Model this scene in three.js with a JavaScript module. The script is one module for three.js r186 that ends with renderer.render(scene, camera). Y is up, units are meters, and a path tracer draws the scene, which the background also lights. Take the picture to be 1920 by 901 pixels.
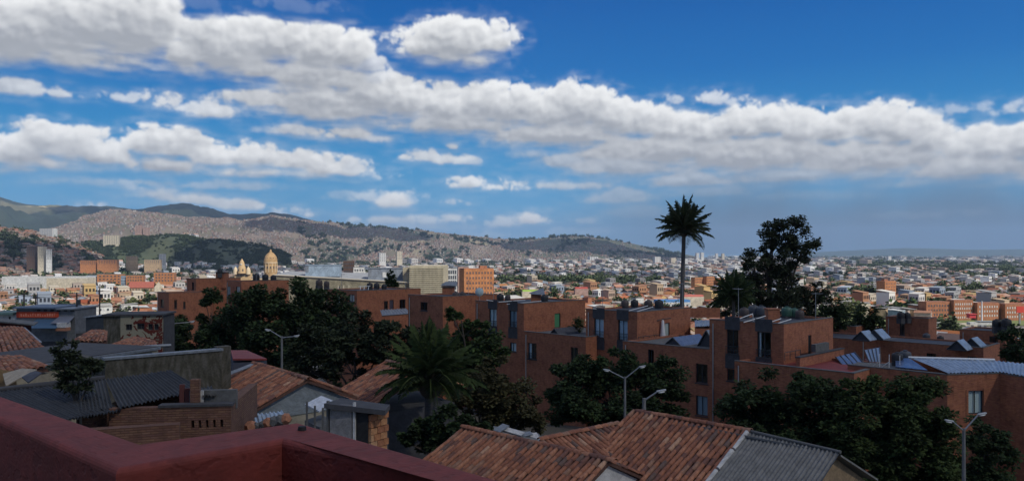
import * as THREE from 'three';
import { mergeGeometries } from 'three/addons/utils/BufferGeometryUtils.js';
import { ImprovedNoise } from 'three/addons/math/ImprovedNoise.js';

// ------------------------------------------------------------------ camera, sky, sun, exposure
const PW = 1920, PH = 901, F = 1478, CX = 960, HZ = 478;      // photograph size, focal length, centre column, horizon row (all in photo pixels)
const scene = new THREE.Scene();
const camera = new THREE.PerspectiveCamera(2 * Math.atan(PH / 2 / F) * 180 / Math.PI, PW / PH, 0.1, 60000);
camera.position.set(0, 0, 0); camera.lookAt(0, 0, -1);
camera.setViewOffset(PW, PH, 0, PH / 2 - HZ, PW, PH);          // lens shift: level camera, horizon a little below the middle
const renderer = new THREE.WebGLRenderer({ antialias: true });
renderer.toneMapping = THREE.LinearToneMapping; renderer.toneMappingExposure = 1.0;
renderer.shadowMap.enabled = true;
const SUN = new THREE.Vector3(0.52, 0.68, 0.52).normalize();  // high, to the right and behind the camera
const sun = new THREE.DirectionalLight(new THREE.Color(1, 0.95, 0.86), 4.3);
sun.position.copy(SUN).multiplyScalar(6000); sun.castShadow = true; sun.name = 'sun';
Object.assign(sun.shadow.camera, { left: -4000, right: 4000, top: 4000, bottom: -4000, near: 10, far: 20000 });
scene.add(sun);

// ------------------------------------------------------------------ helpers
const rng = (s) => () => { s = (s + 0x6d2b79f5) | 0; let t = Math.imul(s ^ (s >>> 15), 1 | s); t = (t + Math.imul(t ^ (t >>> 7), 61 | t)) ^ t; return ((t ^ (t >>> 14)) >>> 0) / 4294967296; };
const R = rng(20241);
const clamp = (x, a = 0, b = 1) => Math.min(b, Math.max(a, x)), sst = (a, b, x) => { const t = clamp((x - a) / (b - a)); return t * t * (3 - 2 * t); }, mix = (a, b, t) => a + (b - a) * t;
const P3 = new ImprovedNoise();
const fbm = (x, y, z = 0, o = 4) => { let s = 0, a = 0.5; for (let i = 0; i < o; i++) { s += a * P3.noise(x, y, z + i * 7.3); x *= 2.03; y *= 2.03; a *= 0.5; } return s; };
const hash2 = (x, y) => { let h = Math.imul(x, 374761393) + Math.imul(y, 668265263); h = Math.imul(h ^ (h >>> 13), 1274126177); return ((h ^ (h >>> 16)) >>> 0) / 4294967296; };
function worley(x, y) {
  const ix = Math.floor(x), iy = Math.floor(y); let m = 9;
  for (let j = -1; j <= 1; j++) for (let i = -1; i <= 1; i++) { const cx = ix + i, cy = iy + j, dx = cx + hash2(cx, cy) - x, dy = cy + hash2(cx + 911, cy - 77) - y, d = dx * dx + dy * dy; if (d < m) m = d; }
  return 1 - Math.sqrt(m);
}
const lin = (table, x) => { if (x <= table[0][0]) return table[0][1]; for (let i = 1; i < table.length; i++) if (x <= table[i][0]) return mix(table[i - 1][1], table[i][1], (x - table[i - 1][0]) / (table[i][0] - table[i - 1][0])); return table[table.length - 1][1]; };
const V = (x, y, z) => new THREE.Vector3(x, y, z);
const W = (px, py, d) => V((px - CX) / F * d, -(py - HZ) / F * d, -d);       // photo pixel + depth -> point
const atDrop = (px, py, h) => W(px, py, h * F / (py - HZ));                   // photo pixel of a point h metres below the eye
const PX = (v) => CX + v.x / -v.z * F, PY = (v) => HZ - v.y / -v.z * F;

// ------------------------------------------------------------------ sky: air and cumulus clouds, in degrees of azimuth and elevation
function makeSky() {
  const w = 4096, h = 2048, data = new Float32Array(w * h * 4), row0 = h / 2, RH = 860;  // cloud rows from the horizon up to 75 degrees
  const deg = 180 / Math.PI, PPD = w / 360;
  // [photo x, photo y, half width, half height, strength, base softness]
  const L = [
    [40, 62, 120, 62, 1], [150, 48, 120, 62, 1], [250, 52, 100, 64, 1], [120, 100, 150, 32, 1], [230, 105, 60, 24, 1], [300, 25, 45, 40, 1], [-60, 80, 90, 50, 1],
    [420, 92, 90, 55, 1], [520, 84, 90, 44, 1], [600, 95, 70, 44, 1], [470, 128, 130, 28, 1], [580, 140, 90, 40, 1], [655, 100, 50, 40, 1], [350, 100, 60, 40, 1], [640, 150, 70, 34, 1], [570, 165, 70, 26, 1], [700, 150, 40, 26, .9], [690, 120, 30, 26, .8], [345, 130, 50, 16, .9],
    [850, 80, 80, 42, 1], [915, 75, 48, 30, 1], [790, 88, 50, 30, 1], [945, 68, 25, 16, .9], [880, 110, 50, 20, 1], [715, 76, 22, 12, .7], [820, 112, 50, 14, .8],
    [520, 185, 90, 24, 1], [610, 180, 80, 36, 1], [700, 182, 75, 44, 1], [760, 192, 60, 42, 1], [830, 205, 70, 42, 1], [905, 198, 70, 40, 1], [965, 205, 70, 42, 1], [1020, 212, 60, 40, 1], [1090, 205, 62, 46, 1], [1140, 220, 60, 38, 1], [1200, 232, 70, 38, 1], [1265, 245, 70, 36, 1], [1330, 250, 70, 36, 1], [1400, 238, 52, 40, 1], [1440, 232, 50, 36, 1], [1510, 245, 60, 38, 1], [1570, 245, 60, 38, 1], [1640, 240, 55, 40, 1], [1690, 245, 60, 44, 1], [1740, 262, 60, 40, 1], [1800, 278, 70, 30, 1], [1860, 275, 60, 40, 1], [1930, 272, 70, 42, 1], [2010, 280, 80, 44, 1],
    [640, 205, 170, 30, 1], [860, 228, 180, 30, 1], [1060, 250, 170, 34, 1], [1240, 280, 180, 40, 1], [1420, 290, 200, 44, 1], [1620, 295, 200, 44, 1], [1820, 310, 200, 36, 1], [1180, 310, 150, 30, .9], [1500, 325, 240, 26, .8], [1300, 335, 120, 26, .8], [1980, 315, 120, 36, 1],
    [1110, 345, 90, 13, .75], [1170, 368, 70, 20, .6], [1060, 300, 60, 20, .8], [1000, 285, 50, 14, .6], [1190, 395, 60, 22, .3], [1330, 355, 120, 20, .5],
    [560, 240, 60, 16, .9], [640, 247, 70, 20, 1], [710, 258, 48, 10, .8],
    [20, 285, 90, 40, 1], [85, 262, 60, 34, 1], [130, 272, 70, 38, 1], [190, 288, 58, 34, 1], [60, 300, 150, 22, 1], [285, 268, 48, 32, 1], [335, 272, 52, 34, 1], [390, 292, 56, 30, 1], [320, 308, 90, 22, 1], [480, 292, 60, 28, 1], [545, 302, 58, 24, 1], [610, 312, 56, 24, 1], [660, 318, 32, 20, .9], [500, 322, 160, 14, 1], [-60, 290, 80, 50, 1],
    [110, 335, 110, 14, .35], [270, 340, 110, 12, .5], [430, 345, 120, 14, .5], [150, 330, 30, 10, .7],
    [310, 190, 40, 15, .9], [400, 208, 58, 17, .9], [350, 200, 50, 14, .8], [235, 183, 28, 6, .7], [30, 162, 60, 18, .85], [90, 170, 35, 12, .8], [500, 240, 25, 8, .3],
    [790, 290, 36, 14, .9], [845, 298, 48, 12, .9], [848, 274, 15, 8, .9], [885, 302, 28, 6, .6], [890, 342, 44, 12, .95], [935, 350, 36, 9, .9],
    [735, 377, 36, 17, 1], [690, 368, 40, 12, .6], [800, 372, 40, 10, .35], [852, 378, 20, 6, .7], [640, 365, 30, 10, .3],
    [735, 410, 45, 11, .8], [800, 412, 40, 10, .7], [855, 408, 28, 8, .8], [670, 409, 22, 8, .7], [770, 425, 130, 10, .4],
    [1000, 410, 30, 12, 1], [945, 417, 30, 12, .7], [1090, 412, 30, 8, .4], [930, 440, 60, 10, .3], [1080, 432, 70, 10, .25],
    [290, 362, 60, 13, .8], [370, 372, 60, 15, .9], [440, 382, 50, 16, .9], [530, 398, 28, 9, .9], [575, 402, 12, 5, .8], [175, 382, 20, 5, .8], [250, 352, 30, 8, .6],
    [1270, 188, 18, 8, .6], [1330, 186, 34, 11, .75], [1360, 190, 24, 7, .6], [1790, 205, 42, 5, .4], [1900, 204, 34, 11, .6],
    [1500, 365, 160, 14, .25], [1670, 403, 30, 8, .22], [1735, 404, 30, 8, .3], [1830, 397, 26, 7, .25], [1550, 340, 60, 12, .5], [1720, 340, 120, 16, .6], [1870, 340, 80, 16, .6],
    [560, 12, 60, 14, .12], [390, 10, 50, 16, .1],
  ];
  const blobs = [];
  const push = (az, el, rx, ry, s) => blobs.push([az, el, rx, ry, s]);
  for (const [px, py, rx, ry, s] of L) {
    const az = Math.atan((px - CX) / F) * deg, c = Math.cos(az / deg), el = Math.atan((HZ - py) / F * c) * deg;
    push(az, el, rx / F * deg * c * c, ry / F * deg * c, s);
  }
  // the same kind of cumulus goes on all round the horizon and higher up
  const inView = blobs.length, q = rng(77);
  for (let k = 1; k < 5; k++) for (let i = 0; i < inView; i++) { const [az, el, rx, ry, s] = blobs[i]; push((k % 2 ? -az : az) + 72 * k, el * (0.96 + 0.02 * k), rx, ry, s); }
  for (let i = 0; i < 120; i++) {
    const az = q() * 360, el = 22 + q() * 50, n = 3 + Math.floor(q() * 5), st = 1 / Math.cos(el / deg);
    for (let j = 0; j < n; j++) push(az + (q() - .5) * 13 * st, el + (q() - .5) * 3.5, (2.2 + q() * 3.2) * st, 1.1 + q() * 1.6, 0.9);
  }
  // signed thickness of cloud per texel, in degrees
  const T = new Float32Array(w * RH).fill(-3), S = new Float32Array(w * RH);
  for (const [az, el, rx, ry, s] of blobs) {
    const m = 1.6, x0 = Math.floor((az - rx * m - 1) * PPD), x1 = Math.ceil((az + rx * m + 1) * PPD), y0 = Math.max(0, Math.floor((el - ry * m - 1) * PPD)), y1 = Math.min(RH - 1, Math.ceil((el + ry * m + 1) * PPD));
    for (let y = y0; y <= y1; y++) for (let x = x0; x <= x1; x++) {
      let dx = (x / PPD - az) / rx / 1.04, dy = (y / PPD - el) / ry; if (dy < 0) dy *= 1.25;
      const sd = (1.2 - Math.sqrt(dx * dx + dy * dy)) * Math.min(rx, ry), i = y * w + ((x % w) + w) % w, old = T[i], k = 0.25;
      const hh = clamp(0.5 + 0.5 * (sd - old) / k); T[i] = mix(old, sd, hh) + k * hh * (1 - hh); S[i] = mix(S[i], s, hh);
    }
  }
  const D = new Float32Array(w * RH).fill(-1), B = new Float32Array(w * RH).fill(-1), Q = new Float32Array(w * RH);
  for (let y = 0; y < RH; y++) for (let x = 0; x < w; x++) {
    const i = y * w + x; if (T[i] < -0.9) continue;
    if (y > 25 * PPD) { B[i] = D[i] = T[i] + fbm(x / PPD * .6, y / PPD * .9, 2, 3) * 1.2; Q[i] = .5; continue; }
    const a = x / PPD, e = y / PPD, fine = 0.55 + 0.45 * sst(0, 9, e);
    const wx = a + 0.35 * P3.noise(a * 1.1, e * 1.1, 3) + .12 * P3.noise(a * 4, e * 4, 9), wy = e + 0.3 * P3.noise(a * 1.1, e * 1.1, 8) + .12 * P3.noise(a * 4, e * 4, 5);
    const big = 0.5 * worley(wx * 0.55, wy * 0.8) + 0.34 * worley(wx * 1.35 + 9, wy * 1.7), small = 0.16 * worley(wx * 3.6, wy * 4.1 + 5) + 0.07 * worley(wx * 8.7, wy * 9) + 0.06 * P3.noise(a * 7, e * 10, 2);
    const up = clamp(y + Math.round(.7 * PPD), 0, RH - 1) * w + x, top = sst(-.5, .35, T[i] - T[up]);          // 1 on the crisp sunlit crowns, 0 under the soft flat bases
    const streak = 0.5 + 0.75 * fbm(a * .5, e * 2.6, 4.4, 4);
    const k = fine * (0.6 + 0.4 * sst(0, 1.2, T[i] + .6));
    B[i] = T[i] + (mix(streak * .84, big, .35 + .65 * top) - 0.44) * 1.9 * k;
    D[i] = B[i] + (mix(.09, small, .25 + .75 * top) - .09) * 1.5 * k;
    Q[i] = 1 - top;
  }
  const G = (a, e) => { const y = clamp(Math.round(e), 0, RH - 1), x = ((Math.round(a) % w) + w) % w; return B[y * w + x]; };
  const air = [[0, [.20, .37, .56]], [1.2, [.165, .38, .61]], [3.5, [.105, .375, .665]], [6, [.05, .315, .63]], [9, [.018, .24, .57]], [13, [.004, .155, .485]], [18, [.001, .107, .405]], [30, [.002, .088, .35]], [90, [.002, .07, .30]]];
  const airAt = (e) => { for (let k = 1; k < air.length; k++) if (e <= air[k][0]) { const t = (e - air[k - 1][0]) / (air[k][0] - air[k - 1][0]); return [0, 1, 2].map((c) => mix(air[k - 1][1][c], air[k][1][c], t)); } return air[air.length - 1][1]; };
  for (let r = 0; r < h; r++) {
    const e = ((r + .5) / h - .5) * 180, base = airAt(Math.max(0, e));
    for (let c = 0; c < w; c++) {
      let az = ((c + .5) / w - .5) * 360 + 90; if (az < 0) az += 360;
      let col = base.slice();
      if (e > 0) {
        const saz = az > 180 ? az - 360 : az;
        // rain haze under the big cloud bank
        let hz = 0; const g = [.115, .185, .275];
        if (e < 8.5) {
          for (const o of [0, -144, 144]) if (saz - o > 1 && saz - o < 60) hz = Math.max(hz, sst(1, 15, saz - o) * (1 - sst(40, 60, saz - o)));
          if (hz > 0) { hz *= (1 - sst(2.2, 6.2, e + 1.2 * fbm(az * .35, e * .12, 3, 3))) * clamp(.97 + .2 * fbm(az * .5, e * .2, 8, 4)); for (let k = 0; k < 3; k++) col[k] = mix(col[k], g[k], hz * .92); }
        }
        if (e * PPD < RH - 1) {
          const x = az * PPD, y = e * PPD, xi = Math.round(x) % w, yi = Math.round(y), i = yi * w + xi, d = D[i];
          if (d > -0.75) {
            const soft = Q[i], al = Math.max(sst(-0.07 - .2 * soft, 0.38 + 0.8 * soft, d), .22 * sst(-.75, .1, d) * clamp(.5 + 2.2 * fbm(az * .7, e * 2.2, 9, 4))) * S[i] * (1 - 0.33 * (1 - sst(0, 2.2, e)));
            let o = 0; for (const [st, wt] of [[.15, .2], [.35, .3], [.6, .45], [1, .6], [1.5, .7], [2.2, .8]]) o += Math.max(0, G(x + st * .32 * PPD, y + st * .95 * PPD)) * wt;
            const b0 = B[i], emb = clamp((b0 - G(x + .2 * PPD, y + .4 * PPD)) * .8, -.6, .6), emb2 = clamp((d - D[clamp(yi + 2, 0, RH - 1) * w + (xi + 1) % w]) * 1.0, -.4, .4);
            let lit = Math.exp(-o * 0.62); lit = clamp(0.06 + 0.86 * lit + .34 * emb + .13 * emb2 * (1 - .8 * soft) + .16 * fbm(az * .45, e * 1.5, 6, 3));
            const wob = 1 + .05 * P3.noise(az * .9, e * 1.8, 4);
            const hi = [.96, .965, .965], lo = [.40, .42, .46], far = sst(0, 6, 6 - e) * .35;
            let cc = [0, 1, 2].map((k) => mix(lo[k], hi[k], lit) * wob);
            cc = cc.map((v, k) => mix(v, [.46, .52, .60][k], far * (1 - hz)));
            cc = cc.map((v, k) => mix(v, g[k] * 1.25, hz * .8));
            col = col.map((v, k) => mix(v, cc[k], al));
          }
        }
      }
      const o = (r * w + c) * 4; data[o] = col[0]; data[o + 1] = col[1]; data[o + 2] = col[2]; data[o + 3] = 1;
    }
  }
  const t = new THREE.DataTexture(data, w, h, THREE.RGBAFormat, THREE.FloatType);
  t.mapping = THREE.EquirectangularReflectionMapping; t.magFilter = t.minFilter = THREE.LinearFilter; t.needsUpdate = true;
  return t;
}
const skyTex = makeSky();
scene.background = skyTex; scene.environment = skyTex;

// ------------------------------------------------------------------ materials
const lc = (r, g, b) => new THREE.Color().setRGB(r, g, b);
const std = (c, rough = 0.9, more = {}) => new THREE.MeshStandardMaterial({ color: Array.isArray(c) ? lc(...c) : c, roughness: rough, ...more });
function dataTex(n, fn, srgb = false, m = n) {
  const d = new Uint8Array(n * m * 4);
  for (let y = 0; y < m; y++) for (let x = 0; x < n; x++) { const c = fn(x, y), o = (y * n + x) * 4; for (let k = 0; k < 3; k++) d[o + k] = clamp(Math.round((Array.isArray(c) ? c[k] : c) * 255), 0, 255); d[o + 3] = 255; }
  const t = new THREE.DataTexture(d, n, m); t.wrapS = t.wrapT = THREE.RepeatWrapping; t.magFilter = t.minFilter = THREE.LinearFilter; if (srgb) t.colorSpace = THREE.SRGBColorSpace; t.needsUpdate = true; return t;
}
const tile = (t, s) => { const c = t.clone(); c.repeat.set(s, s); c.needsUpdate = true; return c; };
const per = (x, y, f, z = 0) => { const a = x * Math.PI * 2, b = y * Math.PI * 2; return P3.noise(Math.cos(a) * f + z, Math.sin(a) * f + Math.cos(b) * f, Math.sin(b) * f + z * 2); };   // tiling noise
const grit = dataTex(512, (x, y) => { const u = x / 512, v = y / 512; return 0.72 + .16 * per(u, v, .9) + .14 * per(u, v, 3, 5) + .12 * per(u, v, 9, 2) + .08 * (hash2(x, y) - .5); });
const gritS = dataTex(512, (x, y) => { const u = x / 512, v = y / 512; const k = 0.9 + .14 * per(u, v, .8, 3) + .11 * per(u, v, 2.6, 8) + .08 * per(u, v, 8, 1) + .05 * (hash2(x, y + 99) - .5); return [k, k, k]; }, true);
// facing brick seen from afar: 4.8 m of courses, burnt and pale bricks, washed-out and sooty patches
const brickFn = (bump) => (x, y) => {
  const n = 1024, u = x / n, v = y / n, row = Math.floor(v * 64), off = (row % 2) * .5, col = Math.floor((u * 20 + off) % 20), fx = (u * 20 + off) % 1, fy = (v * 64) % 1;
  const mortar = fy < .14 || fx < .04, r = hash2(col * 7 + 3, row * 13 + 1);
  if (bump) return mortar ? .2 : .75 + .2 * (r - .5);
  const big = .07 * per(u, v, .9, 4) + .04 * per(u, v, 2.7, 9) + .06 * per(u, v * .2, 6, 2);
  if (mortar) return [.74 + big, .68 + big, .63 + big];
  const k = .83 + .15 * (r - .5) + big + .04 * (hash2(x, y) - .5); return [k, k * (.93 + .06 * r), k * (.91 + .08 * hash2(row, col))];
};
const brickTex = dataTex(1024, brickFn(false), true), brickBump = dataTex(1024, brickFn(true));
const bt = (t, s = 1 / 4.8) => tile(t, s);
const mBrick = std([.47, .195, .105], .92, { map: bt(brickTex), bumpMap: bt(brickBump), bumpScale: .006 });
const mBrickOld = std([.24, .13, .085], .95, { map: bt(brickTex, 1 / 3.8), bumpMap: bt(brickBump, 1 / 3.8), bumpScale: .03 });
const mConc = std([.14, .14, .135], .95, { map: tile(gritS, 1 / 3), bumpMap: tile(grit, 1 / 1.2), bumpScale: .01 });
const mConcDark = std([.068, .068, .072], .95, { map: tile(gritS, 1 / 2) });
const mPlaster = std([.34, .30, .22], .95, { map: tile(gritS, 1 / 4), bumpMap: tile(grit, 1 / 1.5), bumpScale: .01 });
const mWhite = std([.62, .61, .58], .85, { map: tile(gritS, 1 / 3) });
const mStain = std([.135, .13, .112], .97, { map: dataTex(512, (x, y) => { const u = x / 512, v = y / 512; const st = .5 + .9 * per(u, v * .25, 5, 3) + .5 * per(u, v, 2, 7), k = .62 + .25 * st + .12 * per(u, v, 9, 3); return [k, k * .98, k * (.88 + .08 * st)]; }, true), bumpMap: tile(grit, 1), bumpScale: .015 });
mStain.map.repeat.set(1 / 4, 1 / 4);
const mRoom = std([.42, .40, .37], .95);
const mDark = std([.012, .012, .014], .8), mFrame = std([.03, .035, .04], .5), mSteel = std([.28, .29, .3], .55, { metalness: .4 }), mPole = std([.19, .19, .185], .85, { map: tile(gritS, 1) });
const mGlass = new THREE.MeshPhysicalMaterial({ color: lc(.9, .95, .95), roughness: .03, transmission: 1, thickness: 0, ior: 1.5 });
const mCurtain = std([.74, .76, .78], .95, { side: THREE.DoubleSide }), mCurtain2 = std([.34, .40, .48], .95, { side: THREE.DoubleSide });
const mTank = std([.018, .018, .02], .6), mTankB = std([.06, .045, .04], .6), mTankG = std([.03, .09, .06], .5), mTankT = std([.05, .056, .066], .55);
const mTin = std([.25, .275, .30], .45, { metalness: .35, map: tile(gritS, 1 / 2) }), mTinDark = std([.055, .058, .062], .85, { map: tile(gritS, 1 / 2) }), mTinGrey = std([.205, .203, .19], .85, { map: tile(gritS, 1 / 1.5), bumpMap: tile(grit, 1), bumpScale: .006 }), mTinBlue = std([.30, .39, .50], .35, { map: tile(gritS, 1 / 3) });
const mSky = std([.10, .16, .30], .25, { map: tile(gritS, 1) }), mPvc = std([.7, .7, .68], .5), mRedRoof = std([.24, .035, .03], .7, { map: tile(gritS, 1 / 2) });
const mSlate = std([.05, .055, .07], .7, { map: tile(gritS, 1 / 2) });
const redTex = dataTex(512, (x, y) => { const u = x / 512, v = y / 512, chip = sst(.30, .36, per(u, v, 5, 3) + .35 * per(u, v, 17, 6)), st = .10 * per(u, v, 1.2, 2) + .09 * per(u, v * .5, 6, 5) + .05 * per(u, v, 20, 9), k = .86 + st + .05 * (hash2(x, y) - .5); return [mix(k, .74, chip * .5), mix(k * .97, .66, chip * .45), mix(k * .96, .66, chip * .4)]; }, true);
const redBump = dataTex(512, (x, y) => { const u = x / 512, v = y / 512; return .5 + .25 * per(u, v, 1.6, 3) + .2 * per(u, v, 6, 7) + .16 * per(u, v, 22, 1) + .08 * (hash2(x, y) - .5) - .3 * sst(.30, .36, per(u, v, 5, 3) + .35 * per(u, v, 17, 6)); });
const mRedWall = std([.235, .044, .036], .8, { map: tile(redTex, 1 / 1.3), bumpMap: tile(redBump, 1 / 1.3), bumpScale: .0035 });
const mTiles = [[.35, .14, .075], [.27, .105, .06], [.43, .19, .105], [.19, .085, .06], [.31, .165, .105], [.15, .095, .075], [.50, .29, .18]].map((c) => std(c, .92, { map: tile(gritS, 1 / .5), side: THREE.DoubleSide }));
const mTileBed = std([.12, .06, .042], .98, { map: tile(gritS, 1 / .5) });
const mBark = std([.09, .075, .06], .98, { map: tile(gritS, 2) }), mPalmBark = std([.13, .12, .11], .95, { map: tile(gritS, 1 / .6) });
const leafMat = (c) => new THREE.MeshPhysicalMaterial({ color: lc(...c), roughness: .95, specularIntensity: .35, side: THREE.DoubleSide, vertexColors: true, transmission: .15, thickness: 0 });
const mLeaf = leafMat([.05, .078, .026]), mLeafB = leafMat([.066, .07, .034]), mLeafD = leafMat([.036, .058, .023]), mLeafE = leafMat([.042, .055, .03]), mFrond = leafMat([.075, .105, .035]);
const mVC = new THREE.MeshStandardMaterial({ color: 0xffffff, roughness: .92, vertexColors: true, side: THREE.DoubleSide });

// ------------------------------------------------------------------ scene objects
const used = {};
const numbered = (n) => { const k = used[n] = (used[n] ?? -1) + 1; return k ? n + '_' + String(k).padStart(3, '0') : n; };
const shadow = (m) => { m.castShadow = m.receiveShadow = true; return m; };
function tag(o, label, category, group) { o.userData = { label, category }; if (group) o.userData.group = group; return o; }
function thing(name, label, category, group, at, turn = 0) { const o = new THREE.Group(); o.name = numbered(name); if (at) o.position.copy(at); o.rotation.y = turn; scene.add(o); return tag(o, label, category, group); }
function part(parent, name, geo, mat, at, rot) { const m = shadow(new THREE.Mesh(geo, mat)); m.name = name; if (at) m.position.set(...(at.isVector3 ? at.toArray() : at)); if (rot) m.rotation.set(...rot); parent.add(m); return m; }
function sub(parent, name, at, turn = 0) { const g = new THREE.Group(); g.name = name; if (at) g.position.set(...(at.isVector3 ? at.toArray() : at)); g.rotation.y = turn; parent.add(g); return g; }
function solo(name, geo, mat, label, category, group) { const m = shadow(new THREE.Mesh(geo, mat)); m.name = numbered(name); scene.add(m); return tag(m, label, category, group); }
function structure(name, geo, mat) { const m = shadow(new THREE.Mesh(geo, mat)); m.name = numbered(name); m.userData.kind = 'structure'; scene.add(m); return m; }
const boxCache = new Map();
function boxUV(w, h, d) { const g = new THREE.BoxGeometry(w, h, d), u = g.attributes.uv, n = g.attributes.normal, p = g.attributes.position; for (let i = 0; i < u.count; i++) { const ax = Math.abs(n.getX(i)) > .5, ay = Math.abs(n.getY(i)) > .5; u.setXY(i, ax ? p.getZ(i) : p.getX(i), ay ? p.getZ(i) : p.getY(i)); } return g; }
const box = (w, h, d) => { const k = [w, h, d].map((v) => v.toFixed(3)).join(); if (!boxCache.has(k)) boxCache.set(k, boxUV(w, h, d)); return boxCache.get(k); };
const boxAt = (x0, x1, y0, y1, z0, z1) => { const g = boxUV(x1 - x0, y1 - y0, z1 - z0); g.translate((x0 + x1) / 2, (y0 + y1) / 2, (z0 + z1) / 2); return g; };
const tubeBetween = (a, b, r0, r1 = r0, seg = 8) => { const d = b.clone().sub(a), g = new THREE.CylinderGeometry(r1, r0, d.length(), seg); g.translate(0, d.length() / 2, 0); g.applyQuaternion(new THREE.Quaternion().setFromUnitVectors(V(0, 1, 0), d.normalize())); g.translate(a.x, a.y, a.z); return g; };
function geom(pos, idx, uv, col) { const g = new THREE.BufferGeometry(); g.setAttribute('position', new THREE.Float32BufferAttribute(pos, 3)); if (uv) g.setAttribute('uv', new THREE.Float32BufferAttribute(uv, 2)); if (col) g.setAttribute('color', new THREE.Float32BufferAttribute(col, 3)); if (idx) g.setIndex(idx); g.computeVertexNormals(); return g; }
// wall panel with real openings, 0.25 m thick; its outer face is the plane z = 0, x from 0 to w
function panel(w, h, holes, t = .25) {
  const s = new THREE.Shape([new THREE.Vector2(0, 0), new THREE.Vector2(w, 0), new THREE.Vector2(w, h), new THREE.Vector2(0, h)]);
  for (const [x, y, a, b] of holes) s.holes.push(new THREE.Path([new THREE.Vector2(x, y), new THREE.Vector2(x, y + b), new THREE.Vector2(x + a, y + b), new THREE.Vector2(x + a, y)]));
  const g = new THREE.ExtrudeGeometry(s, { depth: t, bevelEnabled: false }); g.translate(0, 0, -t); return g;
}
const winGeo = (a, b, t = .06) => mergeGeometries([boxAt(0, a, 0, t, -.05, .03), boxAt(0, a, b - t, b, -.05, .03), boxAt(0, t, t, b - t, -.05, .03), boxAt(a - t, a, t, b - t, -.05, .03)]);
// a window set 12 cm back in its opening: frame, mullion, pane, curtain, sill, and a low railing where the photo shows one
function windowIn(parent, x, y, a, b, o = {}) {
  const g = sub(parent, 'window', [x, y, -.14]);
  part(g, 'frame', winGeo(a, b), mFrame);
  part(g, 'mullion', box(.05, b - .12, .05), mFrame, [a * (o.mull ?? .5), b / 2, 0]);
  part(g, 'pane', box(a - .12, b - .12, .008), mGlass, [a / 2, b / 2, -.02]);
  if (o.curtain !== 0) {
    const cw = (o.cw ?? 1) * a - .08, n = Math.max(8, Math.round(cw * 14)), p = [], ix = [];
    for (let i = 0; i <= n; i++) for (const yy of [.05, b - .05]) p.push(i / n * cw, yy, -.07 + .02 * Math.sin(i * 1.9 + x * 3));
    for (let i = 0; i < n; i++) ix.push(i * 2, i * 2 + 2, i * 2 + 1, i * 2 + 1, i * 2 + 2, i * 2 + 3);
    part(g, 'curtain', geom(p, ix), o.mat ?? mCurtain, [o.cx ?? .04, 0, 0]);
  }
  if (o.sill !== 0) part(g, 'sill', box(a + .16, .09, .2), o.sillMat ?? mConcDark, [a / 2, -.05, .09]);
  if (o.rail) { const r = [boxAt(-.05, a + .05, .62, .66, .26, .3), boxAt(-.05, a + .05, .33, .36, .26, .29), boxAt(-.05, a + .05, .02, .06, .26, .3)]; for (let i = 0; i <= 6; i++) r.push(boxAt(i / 6 * a - .012, i / 6 * a + .012, .06, .62, .265, .29)); for (const xx of [-.05, a + .02]) r.push(boxAt(xx, xx + .03, .62, .66, .1, .26), boxAt(xx, xx + .03, .02, .06, .1, .26)); part(g, 'railing', mergeGeometries(r), mFrame); }
  return g;
}
// corrugated sheet between four corners (a-b along the ridge, d-c along the eave), n waves across
function corrugated(a, b, c, d, n, amp = .03, step = 6) {
  const nrm = b.clone().sub(a).cross(d.clone().sub(a)).normalize(); if (nrm.y < 0) nrm.negate();
  const m = n * step, pos = [], uv = [], idx = [], lw = a.distanceTo(b), lh = a.distanceTo(d);
  for (const under of [0, 1]) for (let i = 0; i <= m; i++) for (const t of [0, .33, .66, 1]) {
    const u = i / m, p = a.clone().lerp(b, u).lerp(d.clone().lerp(c, u), t).addScaledVector(nrm, amp * Math.cos(u * n * Math.PI * 2) - under * .012 + .012 * Math.sin(i * .37 + t * 5));
    pos.push(p.x, p.y, p.z); uv.push(u * lw, t * lh);
  }
  const S = (m + 1) * 4;
  for (const o of [0, S]) for (let i = 0; i < m; i++) for (let j = 0; j < 3; j++) { const q = o + i * 4 + j; idx.push(q, q + 4, q + 1, q + 1, q + 4, q + 5); }
  return geom(pos, idx, uv);
}
const slabQuad = (a, b, c, d, th = .1) => { const q = [a, b, c, d], p = [], u = []; const lw = a.distanceTo(b), lh = a.distanceTo(d), uu = [[0, 0], [lw, 0], [lw, lh], [0, lh]]; for (const o of [0, th]) q.forEach((v, i) => { p.push(v.x, v.y - o, v.z); u.push(...uu[i]); }); const g = geom(p, [0, 2, 1, 0, 3, 2, 4, 5, 6, 4, 6, 7, 0, 1, 5, 0, 5, 4, 1, 2, 6, 1, 6, 5, 2, 3, 7, 2, 7, 6, 3, 0, 4, 3, 4, 7], u).toNonIndexed(); g.computeVertexNormals(); return g; };

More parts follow.
